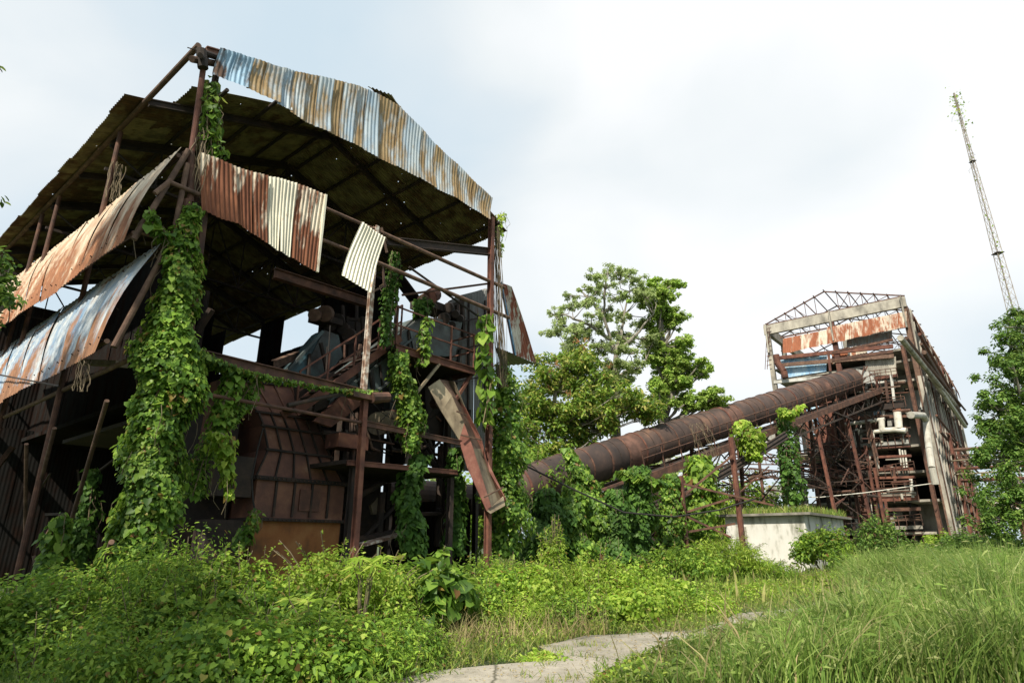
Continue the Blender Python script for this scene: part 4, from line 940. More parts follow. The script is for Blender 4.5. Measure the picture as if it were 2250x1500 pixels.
    for x, ya, tt in ((300, 700, -3), (410, 660, -2.5), (470, 740, -3.5), (560, 600, -1.5), (600, 640, -2.2), (640, 850, -3), (690, 800, -1.5), (250, 740, -4), (150, 830, -4.5), (520, 640, -1.2), (740, 880, -1.6), (790, 1000, -2), (50, 870, -5), (360, 900, -4)):
        a = BF(*q(x, ya), tt); MB().ibeam(Vector((a.x, a.y, -.1)), a, .2, .2).build('post', random.choice([R, RR, R, D]), ga)
    for k in range(46):
        x = random.uniform(-40, 760); y = random.uniform(880, 1160); ta = random.uniform(-5, -1)
        a = BF(*q(x, y), ta); b = BF(*q(x + random.uniform(60, 220), y + random.uniform(-40, 50)), ta + random.uniform(-1, 1))
        MB().tube(a, b, random.choice([.04, .05, .08, .12]), 6).build('pipe', random.choice([R, RR, D, D, M['rust_pipe']]), ga)
    for k in range(16):
        x = random.uniform(420, 760); y = random.uniform(640, 900); a = BF(*q(x, y), -1.5)
        MB().tube(a, a - Z3 * random.uniform(1.5, 5) + U * random.uniform(-.4, .4), random.choice([.05, .08, .12]), 6).build('riser', random.choice([R, RR, M['rust_pipe']]), ga)
    return f
build_factory()

# ------------------------------------------------------------------ HUT, MAST
def build_hut():
    a = G(1764, 1262); a.z = 0
    k = 34.0 / a.y; a = Vector((a.x * k, 34.0, 0)); a.x = Y(1776, 1200, 34).x
    hz = 3.05
    h = thing('white_hut', 'small whitewashed concrete hut with flat slab roof overgrown with grass, below the gantry', 'hut', a)
    wl, wr = 4.3, 8.6
    c = a + U * wl / 2 + T * wr / 2
    MB().box(c, U * wl / 2, T * wr / 2, hz).build('wall', M['hutwall'], h)
    MB().box(c + Z3 * (hz + .004), U * (wl / 2 + .42), T * (wr / 2 + .42), .13).build('roof_slab', M['concrete'], h)
    MB().box(a + T * 2.4 - U * .03 + Z3 * 1.2, T * .5, U * .04, 1.2).build('window', M['dark'], h)
    MB().box(a + T * 3.8 - U * .03 + Z3 * .1, T * .35, U * .04, 2.2).build('door', M['dark'], h)
    MB().box(a + U * 3.2 - T * .02 + Z3 * .3, U * .06, T * .03, 2.2).build('downpipe', M['concrete'], h)
    return a, c, wl, wr, hz + .13
HUT = build_hut()
def build_mast():
    b = Y(2231, 700, 60); b = Vector((b.x + .4, 60.4, 0)); tp = Y(2096, 205, 60); tp = Vector((tp.x, 60, tp.z))
    m = thing('lattice_mast', 'tall thin guyed lattice mast with vines at its tip, rising behind the right tree', 'mast', b)
    H = tp.z; n = 44
    def cor(f, k):
        w = (1.35 * (1 - f) + .10) * .5 if f < .98 else .06
        c = b.lerp(tp, f); an = PI / 4 + k * PI / 2; return c + Vector((math.cos(an) * w * 1.3, math.sin(an) * w * 1.3, 0))
    for k in range(4): MB().path([cor(i / 20, k) for i in range(21)], .032, 6).build('leg', M['mast'], m)
    lac = MB()
    for i in range(n):
        f0, f1 = (i / n), ((i + 1) / n)
        for k in range(4):
            lac.bar(cor(f0, k), cor(f1, (k + 1) % 4), .026); lac.bar(cor(f1, k), cor(f1, (k + 1) % 4), .026)
    lac.build('lacing', M['mast'], m)
    for f in (.42, .6, .82): MB().box(b.lerp(tp, f), Vector((.7 * (1.05 - f) + .1, 0, 0)), Vector((0, .7 * (1.05 - f) + .1, 0)), .07).build('collar', M['rust_dark'], m)
    # vines
    P = []; 
    for _ in range(170):
        f = 1 - abs(rng.normal()) * .06 if rng.random() < .55 else rng.uniform(.45, 1)
        c = b.lerp(tp, min(f, 1.0)); s = .14 + .22 * (f > .9); P.append(arr(c) + rng.normal(size=3) * s * np.array([1, 1, 1.5]))
    P = np.array(P); leafobj('vine', [leaves(P, rand_unit(len(P)), rand_unit(len(P)), rng.uniform(.13, .28, len(P)), HEART)], M['lush'], m)
    for k in range(16):
        tw = MB()
        f = random.uniform(.8, 1); c = b.lerp(tp, f); q = [c]
        for j in range(4): q.append(q[-1] + Vector((random.uniform(-.3, .35), random.uniform(-.3, .3), random.uniform(-.5, .1))))
        tw.path(q, .012, 4); tw.build('vine_stem', M['vine_stem'], m)
build_mast()

# ------------------------------------------------------------------ VEGETATION helpers
def ivy_column(label, pts, n, size, mat='ivy', group=None, cat='climbing plant', name='ivy_column', stems=3, hang=.6, big=.04):
    """pts: list of (Vector, radius)"""
    base = pts[-1][0].copy(); base.z = max(0, base.z)
    root = thing(name, label, cat, base, group)
    C_ = np.array([arr(p) for p, r in pts]); R = np.array([r for p, r in pts])
    seg = np.linalg.norm(np.diff(C_, axis=0), axis=1); wgt = seg * (R[1:] + R[:-1]); cum = np.concatenate([[0], np.cumsum(wgt)]) / wgt.sum()
    f = rng.random(n); idx = np.clip(np.searchsorted(cum, f) - 1, 0, len(seg) - 1); g = (f - cum[idx]) / (cum[idx + 1] - cum[idx])
    c = C_[idx] * (1 - g[:, None]) + C_[idx + 1] * g[:, None]; r = R[idx] * (1 - g) + R[idx + 1] * g
    an = rng.uniform(0, 2 * PI, n); zz = c[:, 2]
    ph = rng.uniform(0, 6, 6)
    lump = 1 + .22 * np.sin(zz * 3.1 + 2 * np.sin(an + ph[0]) + ph[1]) + .16 * np.sin(zz * 6.3 + an * 2 + ph[2]) + .10 * np.sin(an * 3 + zz * 1.7 + ph[3])
    d = np.stack([np.cos(an), np.sin(an), np.zeros(n)], 1)
    keep = .5 + .5 * np.sin(zz * 2.3 + 2 * np.sin(an * 2 + ph[4]) + ph[5]); keep = keep * .8 + .35 > rng.random(n)
    rr = r * lump * (1 - .45 * rng.random(n) ** 2) * np.where(keep, 1, .55)
    P = c + d * rr[:, None] + rng.normal(size=(n, 3)) * .03
    N = d + np.array([0, 0, .55]) + rng.normal(size=(n, 3)) * .35; D = d * .35 - np.array([0, 0, hang + .4]) + rng.normal(size=(n, 3)) * .4
    sz = size * np.clip(np.exp(rng.normal(size=n) * .38) * .85, .4, 1.9)
    leafobj('foliage', [leaves(P, N, D, sz, HEART)], M[mat], root)
    st = MB()
    for k in range(stems):
        a = random.uniform(0, 2 * PI); q = []
        for i, (p, r_) in enumerate(pts):
            a += random.uniform(-.7, .7); q.append(p + Vector((math.cos(a), math.sin(a), 0)) * r_ * random.uniform(.3, .85))
        st.path(q, random.uniform(.010, .018), 5)
    for k in range(int(stems * 2)):   # loose runners outside the leaves
        i = random.randrange(len(pts) - 1); p, r_ = pts[i]; a = random.uniform(0, 6.28); q = []; L_ = random.uniform(.3, 1.0)
        o = p + Vector((math.cos(a), math.sin(a), 0)) * r_ * 1.05
        for j in range(5): q.append(o + Vector((math.cos(a), math.sin(a), 0)) * .12 * math.sin(j * .8) + Vector((random.uniform(-.04, .04), random.uniform(-.04, .04), -L_ * j / 4)))
        st.path(q, .006, 4)
    if st.v: st.build('stem', M['vine_stem'], root)
    return root
def bush(label, c, r, n, size, mat='bushleaf', tmpl=OVAL, name='bush', cat='bush', group=None, clump=.32, sprigs=10, nb=None):
    root = thing(name, label, cat, Vector((c[0], c[1], 0)), group)
    nb = nb or int(14 + 30 * r[0] * r[1]); cs = ell_centers(c, np.array(r) - clump * .5, nb, .62, -.35)
    cs[:, 2] = np.maximum(cs[:, 2], .15)
    per = max(8, n // len(cs)); rad = rng.uniform(.7, 1.25, len(cs)) * clump
    parts = [blob_leaves(cs, rad, per, size, tmpl)]
    st = MB()
    for k in range(sprigs):
        d = Vector(rand_unit(1)[0]); d.z = abs(d.z) + .4; d.normalize()
        p0 = Vector(c) + Vector((d.x * r[0], d.y * r[1], d.z * r[2])) * .7; p1 = Vector(c) + Vector((d.x * r[0], d.y * r[1], d.z * r[2])) * random.uniform(1.05, 1.3) + Vector((0, 0, .08))
        st.path([p0, p0.lerp(p1, .5) + Vector((0, 0, .04)), p1], .008, 4)
        m = 14; f = rng.random((m, 1)); P = arr(p0) * (1 - f) + arr(p1) * f
        dd = rng.normal(size=(m, 3)); parts.append(leaves(P, np.array([0, 0, 1.]) + .5 * rng.normal(size=(m, 3)), dd + arr(d), size * rng.uniform(.6, 1.1, m), tmpl))
    for k in range(6):
        a = k * PI / 3; st.path([(c[0], c[1], -.1), (c[0] + math.cos(a) * r[0] * .3, c[1] + math.sin(a) * r[1] * .3, c[2] * .7), (c[0] + math.cos(a) * r[0] * .6, c[1] + math.sin(a) * r[1] * .6, c[2] + r[2] * .4)], .03, 5, .4)
    leafobj('foliage', parts, M[mat], root); st.build('stem', M['vine_stem'], root)
    return root
def tree(label, base, trunk, blobs, n, size, mat, tmpl=RHOMB, name='tree', r0=.35, clump=.5, flat=.6, bark='bark', extra=None, cat='tree', limbs=True, per_blob=None, group=None, boughs=(), lr=.32):
    root = thing(name, label, cat, base, group)
    tp = [Vector(base)] + [Vector(p) for p in trunk]
    MB().path(tp, r0, 10, .45).build('trunk', M[bark], root, smooth=True)
    lm = MB(); parts = []
    for bg in boughs:
        bg = [Vector(p) for p in bg]; fine = []
        for i in range(len(bg) - 1):
            for k in range(3): fine.append(bg[i].lerp(bg[i + 1], k / 3) + Vector((random.uniform(-.08, .08), random.uniform(-.08, .08), random.uniform(-.05, .05))) * (i + k > 0))
        fine.append(bg[-1]); lm.path(fine, r0 * .42, 7, .25); tp += bg[1:]
    vol = sum((b[1] * b[2]) ** .8 for b in blobs)
    for (c, rx, rz) in blobs:
        c = Vector(c)
        st = min(tp[1:], key=lambda p: (p - c).length + (2.5 if p.z > c.z else 0))
        mid = st.lerp(c, .5) + Vector((random.uniform(-.3, .3), random.uniform(-.3, .3), -.12 * (c - st).length + random.uniform(-.2, .3)))
        if limbs: lm.path([st, st.lerp(mid, .5) + Vector((0, 0, -.05)), mid, c], r0 * lr, 6, .35)
        k = max(5, int((rx * rz) * per_blob if per_blob else 9 * rx * rz / (clump * clump) * .35))
        cs = ell_centers(c, (rx, rx, rz), k, .35, -1)
        for q in cs[: min(len(cs), 20)]:
            q = Vector(q); w = c.lerp(q, .5) + Vector((0, 0, -.05)); lm.path([c.lerp(mid, .3), w, q], r0 * .10, 4, .3)
        m = max(6, int(n * (rx * rz) ** .8 / vol / len(cs)))
        parts.append(blob_leaves(cs, rng.uniform(.6, 1.2, len(cs)) * clump, m, size, tmpl, flat=flat, up=.8, droop=.3, fill=.9))
    if lm.v: lm.build('limb', M[bark], root)
    leafobj('crown', parts, M[mat], root)
    if extra: extra(root)
    return root
def grass(name, P, H, mat, width=.012, lean=.35, bend=.5, **kw):
    """blades as bent ribbons: P (n,2|3) roots, H (n,) heights"""
    n = len(P); base = np.zeros((n, 3)); base[:, :P.shape[1]] = P
    a = rng.uniform(0, 2 * PI, n); d = np.stack([np.cos(a), np.sin(a), np.zeros(n)], 1); b = rng.uniform(0, 2 * PI, n); s = np.stack([np.cos(b), np.sin(b), np.zeros(n)], 1)
    le = (np.abs(rng.normal(size=n)) * lean)[:, None]; be = (rng.random(n) * bend)[:, None]; H = H[:, None]; w = (width * rng.uniform(.6, 1.5, n))[:, None]
    V = np.zeros((n, 7, 3)); ts = [0, .38, .72, 1.0]; ws = [.8, 1, .7, 0]
    for i, (t, k) in enumerate(zip(ts, ws)):
        c = base + d * H * (le * t + be * t ** 2.6) + np.array([0, 0, 1.0]) * H * (t - be * .55 * t ** 3)
        if i < 3: V[:, 2 * i] = c - s * w * k; V[:, 2 * i + 1] = c + s * w * k
        else: V[:, 6] = c
    Fq = np.array([(0, 1, 3, 2), (2, 3, 5, 4), (4, 5, 6, 6)])
    tri = np.array([(0, 1, 3), (0, 3, 2), (2, 3, 5), (2, 5, 4), (4, 5, 6)])
    Fc = (tri[None] + (np.arange(n) * 7)[:, None, None]).reshape(-1, 3)
    return np_obj(name, V.reshape(-1, 3), Fc, M[mat], **kw)
def inpoly(P, poly):
    x, y = P[:, 0], P[:, 1]; c = np.zeros(len(P), bool); j = len(poly) - 1
    for i in range(len(poly)):
        xi, yi = poly[i]; xj, yj = poly[j]
        c ^= ((yi > y) != (yj > y)) & (x < (xj - xi) * (y - yi) / (yj - yi + 1e-12) + xi); j = i
    return c
def sample(poly, n):
    p = np.array(poly); lo_, hi_ = p.min(0), p.max(0); out = np.zeros((0, 2))
    while len(out) < n:
        q = rng.uniform(lo_, hi_, (n * 2, 2)); out = np.concatenate([out, q[inpoly(q, poly)]])
    return out[:n]
def gp(*pts): return [tuple(G(*p)[:2]) for p in pts]

# ------------------------------------------------------------------ IVY
CLIMB = 'ivy and creepers hanging on the rusty steelwork'
def fp(pts, u): return [(F(x, y, u), r) for x, y, r in pts]
ivy_column('thick tall column of bright heart leaved ivy wrapping the near corner of the shed', fp([(425, 455, .13), (408, 520, .22), (395, 600, .30), (385, 680, .38), (377, 760, .48), (372, 820, .54), (355, 900, .50), (340, 1000, .48), (330, 1080, .46), (315, 1160, .46), (300, 1260, .50)], -.15), 23000, .085, group=CLIMB, stems=6, big=.06)
ivy_column('sparse pale vine between the two topmost pipes of the shed corner', fp([(463, 178, .10), (468, 240, .17), (462, 300, .18), (478, 345, .14)], 0), 330, .13, group=CLIMB, hang=.5, stems=5)
ivy_column('thin vine straggling at the elbow of the leaning pipes over the tan awning', fp([(330, 470, .08), (340, 495, .12), (370, 520, .16), (395, 545, .2)], -.2), 220, .12, 'ivy', CLIMB)
ivy_column('leafy garland along the rusty cross beam above the hopper', [(F(x, y, -.05), r) for x, y, r in ((400, 760, .26), (450, 790, .28), (500, 808, .18), (545, 820, .13), (600, 832, .06), (650, 842, .04), (760, 858, .04), (835, 862, .07))], 2400, .07, 'ivy', CLIMB, stems=3)
ivy_column('dark vine veil hanging left of the hopper from beam to bushes', fp([(565, 830, .09), (540, 880, .17), (505, 920, .19), (470, 960, .2), (440, 1020, .18), (425, 1090, .15)], .3), 1300, .08, 'ivy', CLIMB)
ivy_column('bright yellow green vine tip dangling in front of the dark hopper side', fp([(475, 950, .14), (490, 965, .20), (497, 1000, .16), (500, 1050, .09), (503, 1092, .03)], -.2), 420, .11, 'lush', CLIMB)
ivy_column('vine strand running down over the upper left edge of the hopper', fp([(512, 820, .14), (498, 870, .18), (480, 930, .16)], .1), 420, .11, 'ivy', CLIMB)
ivy_column('small vine climbing the orange tank from the bushes', fp([(563, 1120, .08), (548, 1160, .14), (525, 1200, .2)], .9), 300, .10, 'ivy', CLIMB)
ivy_column('dark leafy vine behind the right end of the short cream sheet', fp([(868, 555, .12), (862, 620, .18), (850, 690, .16), (850, 760, .14)], .4), 1200, .085, 'ivy_dark', CLIMB)
ivy_column('bushy ivy clump hanging from the platform corner above the drums', fp([(880, 775, .20), (880, 830, .30), (895, 880, .34), (905, 930, .30), (905, 990, .2)], .1), 2800, .095, 'ivy', CLIMB)
ivy_column('ivy tuft growing over the platform rail under the drive motor', fp([(940, 700, .08), (930, 730, .14), (935, 770, .16), (925, 800, .08)], .2), 350, .11, 'ivy', CLIMB)
ivy_column('dark ivy clump around the drive motor on top of the conveyor', fp([(935, 660, .25), (925, 690, .2)], 1.2), 350, .13, 'ivy_dark', CLIMB)
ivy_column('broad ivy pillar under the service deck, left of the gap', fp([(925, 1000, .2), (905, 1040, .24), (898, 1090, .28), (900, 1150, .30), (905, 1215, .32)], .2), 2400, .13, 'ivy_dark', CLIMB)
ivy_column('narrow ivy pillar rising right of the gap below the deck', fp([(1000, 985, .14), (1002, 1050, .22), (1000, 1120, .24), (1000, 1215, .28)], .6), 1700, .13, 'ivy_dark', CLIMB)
ivy_column('large leaved vine spaced up the right post above the chute', fp([(1068, 690, .16), (1062, 760, .2), (1075, 840, .22), (1060, 930, .18)], -.3), 170, .24, 'ivy', CLIMB, stems=2)
ivy_column('dense ivy wrapping the right end post down to the bushes', fp([(1105, 800, .18), (1112, 860, .42), (1115, 930, .55), (1110, 1000, .62), (1112, 1080, .66), (1108, 1150, .68), (1105, 1220, .62)], .35), 9500, .105, 'ivy', CLIMB, stems=5)
ivy_column('thin pale vine tuft at the right eave corner of the roof', fp([(1105, 470, .22), (1092, 500, .16), (1098, 560, .08)], .1), 260, .10, 'lush', CLIMB, stems=3)
ivy_column('low bright vine cluster at the foot of the leaning pipes far left', [(S(x, y, -.2), r) for x, y, r in ((140, 1130, .08), (130, 1165, .16), (120, 1210, .22), (110, 1280, .3))], 600, .12, 'ivy', CLIMB)
ivy_column('shaded vine up the dark bay left of the ivy column', [(S(x, y, 1.6), r) for x, y, r in ((205, 1030, .12), (195, 1100, .22), (180, 1180, .28), (165, 1270, .35))], 900, .13, 'ivy_dark', CLIMB)
def fy(pts, y): return [(Y(a, b, y), r) for a, b, r in pts]
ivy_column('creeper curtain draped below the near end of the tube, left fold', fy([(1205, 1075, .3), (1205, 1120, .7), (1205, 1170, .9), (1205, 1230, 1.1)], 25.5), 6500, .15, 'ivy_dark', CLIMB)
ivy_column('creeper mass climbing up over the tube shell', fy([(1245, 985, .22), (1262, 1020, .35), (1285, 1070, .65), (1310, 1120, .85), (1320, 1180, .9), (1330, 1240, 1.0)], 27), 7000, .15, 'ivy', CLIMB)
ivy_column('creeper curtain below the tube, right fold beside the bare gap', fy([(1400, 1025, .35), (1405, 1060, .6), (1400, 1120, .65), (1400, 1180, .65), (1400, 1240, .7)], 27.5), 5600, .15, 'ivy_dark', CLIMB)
ivy_column('leafy creeper arm reaching right along the lower tube rail', fy([(1370, 1035, .3), (1420, 1055, .5), (1465, 1065, .3)], 27), 800, .2, 'ivy', CLIMB)
ivy_column('round bright vine clump sitting on the main beam mid way up the tube', fy([(1632, 925, .4), (1640, 950, .8), (1650, 985, .6), (1660, 1010, .3)], 36), 1300, .19, 'lush', CLIMB)
ivy_column('vine pillar climbing a gantry post between tube and hut', fy([(1722, 920, .4), (1730, 980, .7), (1735, 1040, .7), (1745, 1105, .8)], 43), 1500, .2, 'ivy_dark', CLIMB)
ivy_column('second vine clump on the upper tube rail', fy([(1715, 895, .3), (1730, 915, .5), (1760, 890, .25)], 42), 350, .24, 'lush', CLIMB)
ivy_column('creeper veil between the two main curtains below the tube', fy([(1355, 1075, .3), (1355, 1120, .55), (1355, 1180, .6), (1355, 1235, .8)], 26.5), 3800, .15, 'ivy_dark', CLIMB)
ivy_column('creeper fold hanging between the near fold and the shell creeper', fy([(1265, 1065, .25), (1262, 1110, .55), (1262, 1170, .65), (1262, 1235, .8)], 26), 3600, .15, 'ivy', CLIMB)
ivy_column('creeper hanging under the walkway right of the bare gap', fy([(1470, 1040, .3), (1475, 1100, .55), (1470, 1160, .6), (1480, 1230, .8)], 30), 3000, .15, 'ivy', CLIMB)
ivy_column('creeper climbing the thin trestle beneath the cable bundle', fy([(1530, 1000, .5), (1540, 1060, .9), (1530, 1130, 1.0), (1540, 1200, 1.2)], 33), 2600, .22, 'bushleaf', CLIMB)

# dead vine tangle on the right post and top of left posts
def tangle(label, a, b, w, n):
    root = thing('dry_vine_tangle', label, 'dry vine', Vector((b.x, b.y, max(0, b.z))))
    m = MB()
    for k in range(n):
        q = []; x = random.uniform(-w, w); y = random.uniform(-w, w)
        for i in range(9):
            f = i / 8; x += random.uniform(-.3, .3) * w; y += random.uniform(-.3, .3) * w; q.append(a.lerp(b, f) + Vector((x, y, 0)))
        m.path(q, random.uniform(.005, .011), 4)
    m.build('stem', M['vine_stem'], root)
tangle('brown dead vine stems matted around the upper right post', F(1088, 500, .1), F(1100, 850, .1), .15, 34)
tangle('grey dead vine twigs tangled below the top of the near corner posts', F(452, 290, 0), F(430, 430, 0), .18, 26)
tangle('dead vine twigs bundled at the head of the inner left post', S(262, 360, .1), S(248, 440, .1), .12, 14)
tangle('dead twigs hanging from the front edge of the lower blue awning', S(190, 790, -.45), S(182, 860, -.45), .12, 10)
tangle('bare pale twigs sticking up in front of the tube mid way', Y(1530, 930, 33), Y(1560, 1010, 33), .5, 16)

# ------------------------------------------------------------------ UNDERGROWTH (front left and along the shed)
def undergrowth():
    mounds = [(20, 1300, 9.5, 1.3), (150, 1290, 10, 1.3), (240, 1240, 9.6, .9), (330, 1200, 9.6, .9), (420, 1200, 10.2, .9), (500, 1205, 10.4, .9), (580, 1235, 10.4, .8), (400, 1280, 8.9, 1.0), (270, 1330, 8.6, 1.0), (520, 1290, 9.2, 1.0), (600, 1370, 8.3, .9), (440, 1400, 7.8, .9), (640, 1290, 9.4, .9), (740, 1390, 8.8, .8), (860, 1345, 9.7, .8), (830, 1430, 8.6, .6), (300, 1430, 7.6, .8), (520, 1450, 7.6, .8), (700, 1460, 8.0, .7),
              (880, 1260, 12.5, 1.0), (1080, 1225, 15, 1.2), (1150, 1235, 14.6, 1.1), (1020, 1270, 13.3, 1.0), (1230, 1225, 15, 1.2), (1310, 1235, 15.5, 1.2), (1400, 1255, 16.2, 1.2), (1470, 1275, 17, 1.0), (1130, 1310, 13, .8), (1250, 1310, 13.6, .9), (1350, 1315, 14.4, .9), (1430, 1310, 15.5, .9)]
    parts = {'bushleaf': [], 'lush': [], 'ivy': []}
    for i, (x, y, yy, r) in enumerate(mounds):
        p = Y(x, y, yy); h = max(.5, p.z - .12) + (.16 if yy < 11 and x < 640 else 0)
        cs = ell_centers((p.x, p.y, h * .35), (r, r, h * .62), int(20 * r * r) + 11, .62, -.4); cs[:, 2] = np.maximum(cs[:, 2], .1)
        k = 'bushleaf' if (yy < 10 or i % 3) else 'lush'
        if yy > 12 and i % 2: k = 'lush'
        parts[k].append(blob_leaves(cs, rng.uniform(.16, .50, len(cs)), 150, (.068 if i % 3 else .10) if yy < 12 else .085, [OVAL, HEART, OVAL, LANCE][i % 4]))
    # upright weed shoots and dead stalks through the mass
    sh_, ds = [], MB()
    for k in range(620):
        x, y, yy, r_ = random.choice(mounds); p = Y(x, y, yy); q = Vector((p.x + random.uniform(-r_, r_), p.y + random.uniform(-r_, r_) * .9, 0)); g = 1 - min(1, ((q.x - p.x) ** 2 + (q.y - p.y) ** 2) / (r_ * r_ * 2))
        z0 = max(.2, (p.z - .15) * g); hh = random.uniform(.12, .42); m = 12; f = rng.random((m, 1)); ln = rng.normal(size=2) * .12
        P = np.array([q.x, q.y, z0])[None] + f * np.array([ln[0], ln[1], hh])[None]
        if k % 6: sh_.append(leaves(P, np.array([0, -.2, 1.]) + .4 * rng.normal(size=(m, 3)), rand_unit(m) * np.array([1, 1, .3]), .085 * rng.uniform(.6, 1.2, m) * (1.1 - .5 * f[:, 0]), OVAL))
        ds.path([(q.x, q.y, z0 - .2), (q.x + ln[0], q.y + ln[1], z0 + hh)], .005, 3)
    leafobj('weed_shoots', sh_, M['lush'], kind='stuff', label='upright weed shoots poking out of the undergrowth', category='weeds')
    o = ds.build('weed_stalks', M['vine_stem'], kind='stuff'); o['label'] = 'thin dry stalks through the undergrowth'; o['category'] = 'weeds'
    leafobj('undergrowth', parts['bushleaf'], M['bushleaf'], kind='stuff', label='dense dark green creeper undergrowth spreading before the shed', category='undergrowth')
    leafobj('undergrowth', parts['lush'], M['lush'], kind='stuff', label='bright yellow green weeds mixed through the undergrowth', category='undergrowth')
undergrowth()
def at(x, y, yy, r, rz=None):
    p = Y(x, y, yy); h = p.z; return (p.x, p.y, h * .45), (r, r, h * .55)
def bsh(label, x, y, yy, r, n, size, **k):
    c, rr = at(x, y, yy, r); return bush(label, c, rr, n, size, **k)
bsh('sunlit rounded bush in front of the orange tank', 735, 1190, 10.6, 1.0, 5200, .075, mat='lush')
bsh('sunlit leafy bush just right of the orange tank bush', 830, 1225, 11.3, .9, 3600, .08, mat='lush')
bsh('patch of large heart shaped leaves between the tank bush and the right post', 950, 1225, 12.6, 1.0, 900, .22, mat='ivy', tmpl=HEART, cat='creeper', name='creeper_patch', sprigs=2)
bsh('low weedy bush at the left edge of the path bend', 1530, 1345, 16, 1.0, 2600, .08, mat='lush', sprigs=16)
bsh('small low bush reaching the near edge of the path', 905, 1395, 9.4, .5, 1500, .06, mat='bushleaf')
bsh('tall pointed weed standing up before the creeper curtain', 1215, 1160, 15.5, .4, 900, .09, mat='lush', sprigs=16)
bsh('light bush below the right creeper fold', 1310, 1215, 16, .9, 2600, .09, mat='lush')
bsh('leafy bush overlapping the corner of the white hut', 1800, 1155, 31.4, 1.6, 5600, .17, mat='bushleaf', sprigs=16)
bsh('leafy bush at the right end of the white hut', 1925, 1128, 36, 1.5, 2800, .17, mat='darkleaf')
bsh('round yellow green shrub at the foot of the factory corner', 2065, 1172, 40, 1.7, 2800, .2, mat='lush')
bsh('dark shrub between the hut and the factory foot', 1985, 1190, 38, 1.6, 2000, .2, mat='darkleaf')
bsh('feathery pale green shrub left of the white hut', 1590, 1175, 27, 1.7, 6000, .16, mat='lush', tmpl=LANCE, sprigs=22)
bsh('second feathery shrub below the hut wall', 1660, 1230, 27.5, 1.7, 4200, .16, mat='bushleaf', tmpl=LANCE, sprigs=18)
bsh('broad shrub under the trestle posts', 1490, 1200, 26, 1.9, 4000, .15, mat='bushleaf')
bsh('dark shrub beneath the right tree beside the tall grass', 2200, 1165, 28, 2.6, 4200, .18, mat='darkleaf')
bsh('dark shrub mass at the foot of the pipe rack', 2130, 1165, 36, 2.2, 3000, .2, mat='darkleaf')
bsh('green shrub in the gap behind the deck posts', 960, 1060, 33, 2.6, 3000, .22, mat='bushleaf', clump=.5)
bsh('green thicket behind the ivy covered right post', 1160, 960, 34, 2.8, 5000, .22, mat='bushleaf', clump=.5)
bsh('low weeds beside the far end of the path', 1720, 1290, 21, 1.5, 2400, .09, mat='lush')
bsh('low weeds below the hut bush', 1850, 1255, 24, 1.4, 2400, .09, mat='lush')
bsh('low weeds left of the path end', 1600, 1300, 20, 1.3, 2400, .09, mat='lush')
bsh('green thicket behind the trestle posts under the tube', 1450, 1060, 41, 3.2, 5200, .24, mat='bushleaf', clump=.5)
bsh('yellow green thicket behind the cable bundle', 1560, 1075, 43, 3.0, 4800, .24, mat='lush', clump=.5)
bsh('thicket behind the gantry above the hut roof', 1670, 1085, 50, 3.0, 3800, .26, mat='bushleaf', clump=.5)
# palmate plants among the bushes
def palmate(label, x, y, yy, k, s):
    p = Y(x, y, yy); root = thing('palmate_plant', label, 'plant', Vector((p.x, p.y, 0)), 'palmate leaved plants in the bushes'); st = MB(); P = []; N = []; D = []
    for i in range(k):
        a = random.uniform(0, 6.28); q = p + Vector((math.cos(a), math.sin(a), 0)) * random.uniform(.05, .35) + Vector((0, 0, random.uniform(-.1, .2)))
        st.path([(p.x, p.y, 0), p.lerp(q, .5) - Vector((0, 0, .15)), q], .008, 4)
        for j in range(7):
            b = 2 * PI * j / 8; P.append(tuple(q)); N.append((0, -.4, 1)); D.append((math.cos(b), math.sin(b) * .8, -.35))
    leafobj('foliage', [leaves(np.array(P), np.array(N, float), np.array(D), s, LANCE)], M['lush'], root); st.build('stem', M['vine_stem'], root)
palmate('palmate plant with finger leaves on top of the sunlit bushes', 800, 1250, 9.8, 8, .22)
palmate('palmate plant low in the shaded bush front', 690, 1345, 8.4, 7, .20)

